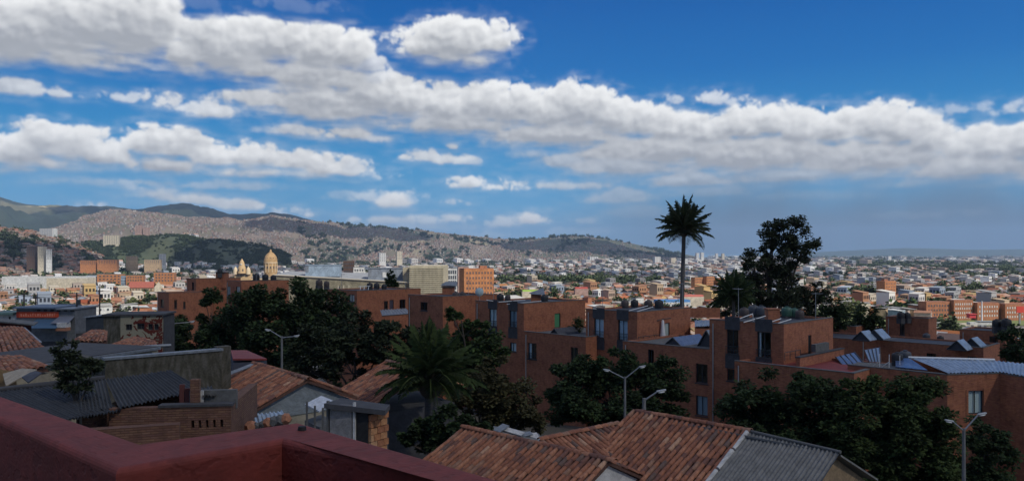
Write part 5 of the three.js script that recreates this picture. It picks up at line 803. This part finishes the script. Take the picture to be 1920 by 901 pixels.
block('office_building', 'white framed office building behind the orange brick tower', 'office', 845, 24, 503, 520, { mat: cWhite, cols: 5, rows: 6, asp: .5, turn: .2, ww: .7, wh: .7, storey: 3.4 });
block('office_building', 'pinkish office block behind the orange brick tower', 'office', 868, 22, 500, 540, { mat: cPink, cols: 4, rows: 5, asp: .5, turn: .2 });
block('warehouse', 'dark brick warehouse behind the beige building roof', 'warehouse', 653, 22, 489, 640, { mat: cBrown, cols: 5, rows: 3, asp: .6, turn: .2 });
block('warehouse', 'white low building behind the beige wing', 'warehouse', 672, 22, 501, 620, { mat: cWhite, cols: 4, rows: 2, asp: .5, turn: .2 });
for (const [px, w, tp, l] of [[1308, 22, 520, 'orange brick estate block nearest the wax palm trunk'], [1330, 22, 518, 'middle orange brick estate block beyond the wax palm'], [1350, 18, 521, 'orange brick estate block beside the bushy palm'], [1120, 0, 0, '']]) if (w) block('estate_block', l, 'apartment', px, w, tp, 930, { mat: cOrange, cols: 5, rows: 5, asp: .6, turn: .45 });
block('apartment_tower', 'bright orange brick tower standing alone beyond the sports field', 'apartment', 1665, 37, 527, 760, { mat: cOrange, cols: 6, rows: 8, asp: .55, turn: .5, ww: .35, roof: cBrick });
block('roof_house', 'lift house on the bright orange brick tower', 'lift house', 1660, 12, 523, 765, { mat: cBrick, base: -27, turn: .5, asp: .7 });
for (const [px, w, tp, l] of [[1756, 54, 566, 'left block of the long brick estate behind the sports field'], [1804, 44, 563, 'second block of the long brick estate behind the field'], [1850, 50, 568, 'third block of the long brick estate by the tall mast'], [1902, 50, 570, 'last block of the long brick estate beside the red billboard']]) block('estate_block', l, 'apartment', px, w, tp, 500, { mat: cBrick, cols: 8, rows: 4, asp: .45, turn: .18, storey: 2.8, ww: .42, win: R() > .5 ? mWin : mWinPale, roof: cRust });
block('market_hall', 'market hall with vivid blue roof in the crowded town', 'market', 1262, 66, 566, 560, { mat: cWhite, cols: 8, rows: 1, asp: .5, turn: .1, roof: cSky, rim: 1.6 });
block('market_hall', 'low hall with red roof behind the blue roofed market', 'market', 1300, 40, 556, 600, { mat: cCream, asp: .5, turn: .1, roof: std([.55, .16, .12], .8), rim: 1.4 });
block('market_hall', 'low shed with lime green roof behind the brick apartments', 'market', 995, 34, 546, 620, { mat: cCream, asp: .4, turn: .1, roof: std([.35, .55, .10], .8), rim: 1.2 });
block('market_hall', 'low red roofed shop row in the crowded town', 'market', 1090, 26, 541, 700, { mat: cPink, asp: .5, turn: .1, roof: std([.5, .10, .08], .8), rim: 1.4 });
block('warehouse', 'pale grey roofed warehouse on the left of the town', 'warehouse', 115, 100, 521, 1010, { mat: cCream, asp: .35, turn: .05, roof: cWhite, rim: 2 });
block('warehouse', 'wide white roofed warehouse at the left of the town', 'warehouse', 40, 70, 521, 980, { mat: cWhite, asp: .35, turn: .05, roof: cWhite, rim: 2 });
block('commercial_row', 'low cream commercial row beyond the sports field', 'shops', 1690, 60, 576, 520, { mat: cTan, cols: 8, rows: 2, asp: .25, turn: .1 });
block('commercial_row', 'turquoise fronted shop beyond the sports field', 'shops', 1655, 26, 578, 515, { mat: cTeal, cols: 3, rows: 1, asp: .4, turn: .1 });
[[1308, 7, 474, 5600], [1317, 7, 473, 5600], [1344, 6, 475, 6000], [1356, 6, 475, 6000], [1545, 5, 483, 6500], [1553, 9, 484, 6500], [1668, 9, 480, 5000], [1232, 14, 481, 4200], [1262, 12, 483, 4200], [1285, 10, 485, 4000], [1112, 20, 481, 5200], [1440, 10, 480, 6000], [1620, 8, 485, 6500], [1750, 5, 485, 6500], [748, 12, 471, 3400], [716, 14, 474, 3300]].forEach(([px, w, tp, d]) => block('far_tower', 'tiny pale tower block on the far edge of the plain', 'tower block', px, w, tp, d, { mat: R() > .4 ? cWhite : cCream, cols: 3, rows: 6, asp: .6, turn: .4, group: 'tiny towers on the far plain', storey: 6, ww: .4 }));
// sports field, boundary wall, mast and footbridge
{ const g = (px, py) => { const d = dAt(py), p = W(px, py, d); p.y = groundY(p.x, p.z) + .35; return p; }; const q = [g(1560, 594), g(1760, 592), g(1925, 594), g(1960, 606), g(1760, 608), g(1560, 610)]; const pos = q.flatMap((p) => p.toArray()); structure('sports_field', geom(pos, [0, 5, 1, 1, 5, 4, 1, 4, 2, 2, 4, 3]), std([.16, .19, .06], .95, { side: THREE.DoubleSide })); }
{ const t = thing('boundary_wall', 'long pale boundary wall below the brick estate', 'wall'), d = 395, s = d / F; for (const [a, b, tp] of [[1748, 1790, 603], [1791, 1838, 605]]) { const p = W(a, tp, d); part(t, 'wall_section', boxAt(p.x, p.x + (b - a) * s, p.y - 6, p.y, p.z - .5, p.z), a < 1790 ? cWhite : cCream); } }
{ const t = thing('footbridge', 'white concrete footbridge with sloping ramp and pillars', 'bridge'), d = 372, s = d / F, X = (px) => (px - CX) * s, Y = (py) => -(py - HZ) * s; const m = paint(.6, .6, .56);
  part(t, 'deck', boxAt(X(1820), X(1868), Y(609), Y(604), -d - 3, -d), m); part(t, 'ramp', slabQuad(V(X(1782), Y(625), -d - 3), V(X(1822), Y(612), -d - 3), V(X(1822), Y(612), -d), V(X(1782), Y(625), -d), 1), m); part(t, 'deck_roof', boxAt(X(1836), X(1866), Y(603), Y(602), -d - 3.4, -d + .3), cGrey);
  for (const [px, tp] of [[1800, 622], [1812, 617], [1828, 609], [1840, 609], [1852, 609], [1864, 609]]) part(t, 'pillar', boxAt(X(px) - .4, X(px) + .4, groundY(X(px), -d) - 1, Y(tp), -d - 2, -d - 1.2), m); part(t, 'lower_beam', boxAt(X(1790), X(1862), Y(626), Y(624), -d - 2.6, -d - .4), m); }
{ const t = thing('mast', 'tall pale light mast by the brick estate', 'mast', null, W(1842, 606, 400)), s = 400 / F; part(t, 'shaft', new THREE.CylinderGeometry(.25, .4, 42 * s, 8).translate(0, 21 * s, 0), mPvc); part(t, 'base', box(1.5, 6, 1.5), cGrey, [0, -3, 0]); }
{ const t = thing('billboard', 'red billboard panel at the end of the brick estate', 'billboard', null, W(1914, 586, 470)), s = 470 / F; part(t, 'panel', boxUV(14 * s, 12 * s, .4), std([.55, .05, .03], .6), [0, 6 * s, 0]); part(t, 'post', box(.8, 12, .8), mSteel, [0, -6, -.6]); }
{ const t = thing('red_kiosk', 'small red kiosk on the sports field edge', 'kiosk', null, W(1822, 595, 440)), s = 440 / F; part(t, 'body', boxUV(12 * s, 7 * s, 3), std([.5, .04, .05], .6), [0, 3 * s, 0]); part(t, 'canopy', boxUV(14 * s, .4, 4), std([.55, .06, .06], .6), [0, 6.8 * s, 0]); }

// aerials on the flat roofs
for (const [px, py, d, r] of [[925, 562, 85, 'the green door apartment'], [1060, 560, 90, 'the green door apartment'], [1130, 577, 78, 'the umbrella apartment'], [1280, 576, 80, 'the umbrella apartment'], [1385, 598, 63, 'the chimney apartment'], [1530, 598, 65, 'the chimney apartment'], [760, 541, 108, 'the awning apartment'], [640, 541, 108, 'the awning apartment'], [480, 527, 138, 'the far brick apartment'], [878, 558, 93, 'the shadowed apartment']]) {
  const t = thing('roof_aerial', 'thin metal roof aerial on ' + r, 'aerial', 'roof aerials on ' + r, W(px, py, d), px % 3), h = 1.6 + (px % 7) * .15; part(t, 'mast', new THREE.CylinderGeometry(.022, .025, h + .5, 6).translate(0, h / 2 - .25, 0), mSteel); part(t, 'boom', box(.9, .025, .025), mSteel, [.15, h - .1, 0]); for (let i = 0; i < 5; i++) part(t, 'element', box(.02, .02, .55 - i * .06), mSteel, [-.25 + i * .2, h - .08, 0]);
}
// ---- houses: a few kinds, each with walls, roof, windows
const houseKinds = [];
{
  const mk = (label, wall, roof, gable, h2) => {
    const t = new THREE.Group(); t.name = 'town_house'; tag(t, label, 'house', 'houses of the crowded town below');
    const w = 7, dp = 9, h = h2; part(t, 'wall', boxAt(-w / 2, w / 2, -6, h, -dp / 2, dp / 2), wall);
    if (gable) { const a = V(-w / 2 - .3, h, -dp / 2 - .3), b = V(-w / 2 - .3, h, dp / 2 + .3), c = V(w / 2 + .3, h, dp / 2 + .3), d = V(w / 2 + .3, h, -dp / 2 - .3), e = V(0, h + 1.7, -dp / 2 - .3), f = V(0, h + 1.7, dp / 2 + .3); part(t, 'roof', slabQuad(e, f, b, a, .12), roof); part(t, 'roof', slabQuad(e, f, c, d, .12), roof); part(t, 'gable', geom([-w / 2, h - .1, dp / 2, w / 2, h - .1, dp / 2, 0, h + 1.5, dp / 2], [0, 1, 2]), wall); }
    else { part(t, 'roof', slabQuad(V(-w / 2 - .2, h + .9, -dp / 2 - .2), V(w / 2 + .2, h + .9, -dp / 2 - .2), V(w / 2 + .2, h + .15, dp / 2 + .3), V(-w / 2 - .2, h + .15, dp / 2 + .3), .14), roof); part(t, 'parapet', boxAt(-w / 2, w / 2, h, h + .5, dp / 2 - .3, dp / 2), wall); }
    for (let f = 0; f * 2.8 + 2 < h; f++) for (const x of [-1.9, 1.5]) part(t, 'window', box(1.2, 1.3, .14), mWin, [x, h - 1.5 - f * 2.8, dp / 2 + .02]);
    for (const z of [-2, 2]) part(t, 'window', box(.14, 1.2, 1.1), mWin, [w / 2 + .02, h - 1.5, z]);
    part(t, 'door', box(1, 2.1, .12), cBrown, [.2, 1.0, dp / 2 + .03]);
    houseKinds.push(t);
  };
  const walls = { white: cWhite, cream: cCream, 'bare brick': cBrick, orange: cOrange, grey: cGrey, tan: cTan, 'pale pink': paint(.55, .42, .36), 'pale blue': cBlueG, yellow: cYellow };
  const roofs = { 'grey sheet': paint(.30, .30, .29), 'clay tile': cTile, 'rust coloured': cRust, 'white sheet': cWhite, 'pale concrete': paint(.42, .40, .36) };
  const combos = [['white', 'clay tile', 1, 5.5], ['white', 'grey sheet', 0, 6], ['cream', 'clay tile', 1, 5], ['cream', 'pale concrete', 0, 8], ['bare brick', 'rust coloured', 1, 5.5], ['bare brick', 'grey sheet', 0, 8], ['orange', 'clay tile', 1, 5.5], ['grey', 'white sheet', 0, 6], ['tan', 'clay tile', 1, 5], ['tan', 'pale concrete', 0, 6], ['pale pink', 'clay tile', 1, 6], ['pale pink', 'grey sheet', 0, 5.5], ['pale blue', 'white sheet', 0, 6], ['yellow', 'clay tile', 1, 5.5], ['white', 'pale concrete', 0, 9], ['cream', 'white sheet', 0, 5]];
  for (const [w, r, g, h] of combos) mk(`${w} ${h > 7 ? 'tall' : 'low'} house with ${g ? 'gabled' : 'sloping'} ${r} roof in the crowded town`, walls[w], roofs[r], g, h);
}
// geometry of the houses too small to tell apart, coloured per face (wall white, tinted per copy)
function farHouse(gable, roofC, wins) {
  const parts = [], add = (g, c) => { g = g.index ? g.toNonIndexed() : g; g.deleteAttribute('uv'); const n = g.attributes.position.count, a = new Float32Array(n * 3); for (let i = 0; i < n; i++) a.set(c, i * 3); g.setAttribute('color', new THREE.BufferAttribute(a, 3)); parts.push(g); };
  add(boxAt(-.5, .5, -1, 1, -.5, .5), [1, 1, 1]);
  if (gable) { const g = slabQuad(V(0, 1.32, -.53), V(0, 1.32, .53), V(-.54, .98, .53), V(-.54, .98, -.53), .03), h = slabQuad(V(0, 1.32, -.53), V(0, 1.32, .53), V(.54, .98, .53), V(.54, .98, -.53), .03); add(g, roofC); add(h, roofC); add(geom([-.5, 1, .5, .5, 1, .5, 0, 1.3, .5], [0, 1, 2]), [1, 1, 1]); }
  else { add(slabQuad(V(-.52, 1.12, -.52), V(.52, 1.12, -.52), V(.52, 1.03, .53), V(-.52, 1.03, .53), .03), roofC); }
  for (const [x, y] of wins) { add(boxAt(x - .09, x + .09, y - .09, y + .09, .49, .515), [.1, .11, .13]); add(boxAt(.49, .515, y - .09, y + .09, x - .07, x + .07), [.1, .11, .13]); }
  return mergeGeometries(parts);
}
const farGeos = [farHouse(1, [.62, .30, .20], [[-.25, .7], [.25, .7]]), farHouse(0, [.55, .55, .54], [[-.25, .72], [.25, .72], [-.25, .35], [.25, .35]]), farHouse(0, [.98, .96, .92], [[-.3, .75], [0, .75], [.3, .75], [-.3, .4], [0, .4], [.3, .4]]), farHouse(1, [.8, .5, .38], [[-.25, .65], [.25, .65]])];
const pal = [[.62, .61, .58], [.52, .46, .36], [.40, .34, .26], [.60, .57, .52], [.40, .20, .11], [.40, .25, .15], [.30, .30, .30], [.48, .36, .24], [.40, .30, .23], [.34, .18, .10], [.55, .53, .50], [.28, .33, .40], [.52, .36, .16]];
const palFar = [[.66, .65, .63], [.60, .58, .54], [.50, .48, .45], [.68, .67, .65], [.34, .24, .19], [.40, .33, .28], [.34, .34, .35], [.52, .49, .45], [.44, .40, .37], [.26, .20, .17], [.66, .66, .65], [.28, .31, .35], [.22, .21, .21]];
const spots = [], treeSpots = [];
const outline = [[0, 600], [190, 598], [200, 584], [300, 584], [345, 530], [520, 530], [620, 538], [790, 545], [800, 556], [905, 560], [1098, 566], [1100, 580], [1300, 580], [1345, 600], [1570, 600], [1590, 600], [1660, 615], [1750, 605], [1830, 620], [1920, 600]];
const clear = [[500, 860, 380, 470], [830, 940, 440, 540], [1735, 1930, 470, 530], [1560, 1990, 300, 497], [1225, 1325, 540, 620], [1645, 1690, 735, 790], [1300, 1362, 900, 960], [150, 330, 1045, 1110], [0, 170, 950, 1050], [235, 315, 860, 930], [430, 540, 850, 935]];
{
  const q = rng(99), rings = [[235, 800, 7.6, 9.4, 0], [800, 2000, 9.6, 12.4, 0], [2000, 4200, 17, 21, 1], [4200, 8000, 36, 42, 2], [8000, 17000, 85, 95, 3]];
  for (const [r0, r1, ca, cb, lvl] of rings) {
    const n = Math.ceil(r1 / ca) + 2, m = Math.ceil(r1 / cb) + 2, th = .62, c = Math.cos(th), s = Math.sin(th);
    for (let i = -n; i <= n; i++) for (let j = -m; j <= m; j++) {
      const street = lvl < 2 && (((i % 9) + 9) % 9 === 0 || ((j % 5) + 5) % 5 === 0);
      const u = (i + (q() - .5) * .16) * ca, v = (j + (q() - .5) * .2) * cb, x = u * c - v * s, z = -(u * s + v * c), r = Math.hypot(x, z);
      const k1 = q(), k2 = q(), k3 = q(), k4 = q();
      if (r < r0 || r >= r1 || z > -50) continue; const px = CX + x / -z * F; if (px < -90 || px > 2010) continue;
      if (clear.some(([a, b, d0, d1]) => px > a && px < b && -z > d0 && -z < d1)) continue;
      if (street) { if (k1 < .22) treeSpots.push([x, z, r, px, lvl, k2, 0]); continue; }
      if (px > 80 && px < 545 && r > 2330 && r < 4100) continue; if (px < 200 && r > 1750 && r < 2700) continue;
      if (px < 1330 && r > 5200) { if (px < 1000 || r > 6300) continue; }
      const park = fbm(x * .0021 / (1 + lvl * .35), z * .0021 / (1 + lvl * .35), 4, 3) + (px > 960 && px < 1430 && r > 1150 && r < 2300 ? .17 : 0) + (px < 430 && r > 2000 && r < 2500 ? .12 : 0);
      if (park > .235 || k1 < .06 + lvl * .08) { if (k2 < .75) treeSpots.push([x, z, r, px, lvl, k3, park > .235 ? 1 : 0]); continue; }
      const tall = k3 > .94 ? 1.6 + k4 * (lvl > 1 ? 1.6 : 1) : 1, f = Math.pow(2, lvl) * (lvl > 2 ? 1.1 : 1), w = ca * (.86 + .2 * k2), d = cb * (.84 + .22 * k4), h = (3.4 + 3.4 * k2) * tall * [1, 1.15, 1.7, 2.2][lvl];
      spots.push({ x, z, r, px, lvl, w, d, h, th, k: k4, k2: k3, y: groundY(x, z) });
    }
  }
}
{ // the 300 houses that show largest are things of their own
  const see = (o) => o.px > 0 && o.px < 1920 && HZ + -(o.y + o.h) / -o.z * F < lin(outline, o.px) - 1;
  spots.sort((a, b) => a.r - b.r); let n = 0; const rest = [], q = rng(5);
  for (const o of spots) {
    if (n < 300 && o.lvl === 0 && see(o)) { const kind = houseKinds[Math.floor(q() * houseKinds.length)], e = n < houseKinds.length ? houseKinds[n] : kind.clone(); e.name = numbered('town_house'); e.position.set(o.x, o.y, o.z); e.rotation.y = o.th + (q() > .5 ? 0 : Math.PI / 2) * (q() > .5 ? -1 : 1); e.scale.set(o.w / 7.6, .85 + .3 * o.k, o.w / 7.6); e.userData = { ...e.userData }; scene.add(e); n++; }
    else rest.push(o);
  }
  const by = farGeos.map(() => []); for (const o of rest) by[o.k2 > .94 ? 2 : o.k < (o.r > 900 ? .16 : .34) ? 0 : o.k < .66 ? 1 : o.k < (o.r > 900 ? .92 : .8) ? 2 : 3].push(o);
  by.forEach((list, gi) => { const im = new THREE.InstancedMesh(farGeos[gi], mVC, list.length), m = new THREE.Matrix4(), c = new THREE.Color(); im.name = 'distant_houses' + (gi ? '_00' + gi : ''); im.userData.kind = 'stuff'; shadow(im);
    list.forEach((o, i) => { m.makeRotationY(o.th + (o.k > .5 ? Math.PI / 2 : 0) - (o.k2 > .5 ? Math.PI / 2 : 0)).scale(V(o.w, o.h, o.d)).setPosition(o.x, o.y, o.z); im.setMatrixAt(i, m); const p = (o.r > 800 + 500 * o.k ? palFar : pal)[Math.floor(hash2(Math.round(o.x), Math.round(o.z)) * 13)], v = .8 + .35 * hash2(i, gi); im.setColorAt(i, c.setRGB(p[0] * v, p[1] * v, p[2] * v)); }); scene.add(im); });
}
// ---- houses on the slopes
function slopeTown(hill, n, seed, keep, size, cols) {
  const q = rng(seed), list = [];
  for (let i = 0; i < n * 3 && list.length < n; i++) { const s = q(), t = q() * .97, px = mix(hill.px0, hill.px1, s); if (px < -40 || px > 1400 || !keep(px, t, q())) continue; list.push([hill.at(s, t), q(), q(), q(), q()]); }
  for (const gi of [0, 1]) { const l = list.filter((_, i) => i % 2 === gi), im = new THREE.InstancedMesh(farGeos[gi ? 3 : 1], mVC, l.length), m = new THREE.Matrix4(), c = new THREE.Color(); im.name = numbered('hillside_houses'); im.userData.kind = 'stuff'; shadow(im);
    l.forEach(([p, a, b, d, e], i) => { const w = size * (.7 + .8 * a); m.makeRotationY(b * 6).scale(V(w, size * (.45 + .45 * d), w * (.8 + .5 * e))).setPosition(p.x, p.y + 1, p.z); im.setMatrixAt(i, m); const k = cols[Math.floor(b * 97 % 1 * cols.length)], v = .9 + .25 * d; im.setColorAt(i, c.setRGB(k[0] * v, k[1] * v, k[2] * v)); }); scene.add(im); }
}
const slopeCols = [[.28, .20, .16], [.25, .17, .13], [.32, .27, .23], [.35, .32, .29], [.28, .22, .18], [.30, .25, .21], [.24, .22, .21]];
slopeTown(midHill, 18000, 31, (px, t, k) => { const wild = fbm(px * .011 + 5, t * 2.6, 3, 4); const patch = sst(-.10, .16, fbm(px * .03, t * 5, 14, 4)); if (k > .18 + .82 * patch) return false; const d = px < 150 ? .3 : px < 640 ? 1 - .35 * sst(.7, 1, t) : px < 1000 ? mix(1, .22, sst(.35, .7, t)) : mix(.45, .03, sst(.25, .6, t)); return k < d * (wild > .12 && px > 560 ? .25 : 1); }, 8.5, slopeCols);
slopeTown(leftHill, 1500, 32, (px, t, k) => k < .8 && fbm(px * .02, t * 3, 4, 3) < .1, 11, slopeCols);
slopeTown(parkHill, 160, 33, (px, t, k) => t < .15 || (px > 345 && px < 365 && t > .8), 14, [[.66, .66, .64], [.5, .5, .5]]);

// ---- trees of the town
function clumpTree(seed, n, rx, ry) {
  const { g } = foliage([[0, ry * 1.15 + .6, 0, rx, ry, rx], [rx * .4, ry * .9 + .6, .2, rx * .6, ry * .6, rx * .6], [-rx * .4, ry * .95 + .6, -.2, rx * .65, ry * .65, rx * .6]], n, rx * .34, seed, { clumps: 26, cr: .45, wide: .6 }); return g;
}
const cityCrowns = [clumpTree(3, 420, 3.4, 3.0), clumpTree(5, 420, 2.8, 3.6), clumpTree(7, 420, 4.2, 3.0)], trunkG = new THREE.CylinderGeometry(.2, .34, 3, 7).translate(0, .6, 0);
const cityLeaf = [leafMat([.055, .085, .030]), leafMat([.042, .066, .030]), leafMat([.085, .10, .038])];
const farTreeMat = new THREE.MeshStandardMaterial({ color: 0xffffff, roughness: .9, vertexColors: true, side: THREE.DoubleSide });
{
  for (let i = 0; i < 16; i++) treeSpots.push([...(() => { const px = 1595 + R() * 60, d = 760 + R() * 80, x = (px - CX) / F * d; return [x, -d, Math.hypot(x, d), px]; })(), 0, R(), 1]);
  for (let i = 0; i < 40; i++) treeSpots.push([...(() => { const px = 1765 + R() * 80, d = 880 + R() * 90, x = (px - CX) / F * d; return [x, -d, Math.hypot(x, d), px]; })(), 0, R(), 1]);
  for (let i = 0; i < 3; i++) treeSpots.push([...(() => { const px = 1765 + R() * 16, d = 350 + R() * 15, x = (px - CX) / F * d; return [x, -d, Math.hypot(x, d), px]; })(), 0, R(), 0]);
  treeSpots.sort((a, b) => a[2] - b[2]); let n = 0; const rest = [], names = ['olive green', 'dark green', 'yellowish green'];
  for (const s of treeSpots) { const [x, z, r, px, lvl, k, p] = s, y = groundY(x, z), sc = (.8 + .9 * k) * (p ? 1.25 : 1);
    if (n < 120 && lvl === 0 && px > 0 && px < 1920 && HZ + -(y + 6) / -z * F < lin(outline, px)) { const ci = Math.floor(k * 97) % 3, e = thing('town_tree', `${names[ci]} bushy tree among the town houses`, 'tree', 'trees among the town houses', V(x, y, z), k * 6); e.scale.setScalar(sc); part(e, 'trunk', trunkG, mBark); part(e, 'crown', cityCrowns[n % 3], cityLeaf[ci]); n++; }
    else rest.push([x, y, z, sc * [.95, 1.2, 1.8, 3, 5][lvl], k]);
  }
  const q = rng(61); // wooded slopes
  for (let i = 0; i < 11000; i++) { const s = q(), t = q(), p = parkHill.at(s, t), f = fbm(mix(parkHill.px0, parkHill.px1, s) * .022, t * 2.4, 4, 3); if (f > -.02 && q() > .12 || f > -.12 && q() > .6) continue; rest.push([p.x, p.y - 2, p.z, 0.9 + q() * .8, q()]); }
  for (let i = 0; i < 1200; i++) { const s = q(), t = q(), p = leftHill.at(s, t); if (fbm(mix(leftHill.px0, leftHill.px1, s) * .02, t * 3, 4, 3) < 0) continue; rest.push([p.x, p.y - 2, p.z, 1.6 + q() * 1.4, q()]); }
  for (let i = 0; i < 5000; i++) { const s = q(), t = q() * 1.0, px = mix(midHill.px0, midHill.px1, s); if (fbm(px * .011 + 5, t * 2.6, 3, 4) < .06 || px < 560 || px > 1300) continue; const p = midHill.at(s, t); rest.push([p.x, p.y - 3, p.z, 2.5 + q() * 2, q()]); }
  for (let g = 0; g < 3; g++) { const l = rest.filter((_, i) => i % 3 === g), im = new THREE.InstancedMesh(cityCrowns[g], farTreeMat, l.length), m = new THREE.Matrix4(), c = new THREE.Color(); im.name = numbered('distant_trees'); im.userData.kind = 'stuff'; shadow(im);
    l.forEach(([x, y, z, sc, k], i) => { m.makeRotationY(k * 6).scale(V(sc, sc * (.75 + .3 * k), sc)).setPosition(x, y - .5, z); im.setMatrixAt(i, m); const b = .8 + .5 * ((k * 31) % 1); im.setColorAt(i, c.setRGB(.060 * b, .082 * b, .034 * b)); }); scene.add(im); }
}

// ------------------------------------------------------------------ drifting cumulus above and behind the camera; their shadows lie on the near quarter and on the hills
// thin enough that a little sun comes through each cloud
const mCloud = new THREE.MeshStandardMaterial({ color: lc(.92, .92, .93), roughness: 1, transparent: true, opacity: .57, side: THREE.DoubleSide });
function cloud(label, cx, cz, cy, rx, rz, alt, seed, turn = 0) {
  const k = (alt - cy) / SUN.y, at = V(cx, cy, cz).addScaledVector(SUN, k), g = new THREE.IcosahedronGeometry(1, 24), p = g.attributes.position, ry = Math.min(rx, rz) * .42;
  for (let i = 0; i < p.count; i++) { const v = V(p.getX(i), p.getY(i), p.getZ(i)), f = 1 + .34 * fbm(v.x * 1.5 + seed, v.z * 1.5, v.y * 1.5 + seed, 3) + .16 * Math.abs(P3.noise(v.x * 5 + seed, v.y * 5, v.z * 5)); p.setXYZ(i, v.x * f * rx, Math.max(-.3, v.y * f) * ry, v.z * f * rz); }
  g.computeVertexNormals(); const m = solo('cloud', g, mCloud, label, 'cloud', 'shading cumulus clouds'); m.position.copy(at); m.rotation.y = turn; return m;
}
const CL = 'puffy white cumulus cloud drifting over the town';
cloud(CL, -10, -5, -12, 400, 205, 1000, 4, 0);
cloud(CL, -950, -2200, -50, 520, 250, 2300, 5, .12);
cloud(CL, 250, -1750, -50, 480, 200, 2600, 11, -.1);
cloud(CL, -1350, -6000, 90, 640, 480, 3600, 6, .2);
cloud(CL, -960, -2880, 0, 250, 420, 2600, 7, .2);
cloud(CL, 800, -6600, 20, 1000, 420, 3600, 8, .1);
cloud(CL, -3400, -8900, 400, 1700, 700, 4200, 9, .3);

// thin blue haze over the plain
scene.fog = new THREE.FogExp2(new THREE.Color().setRGB(.50, .70, 1), 0.00004);
renderer.render(scene, camera);
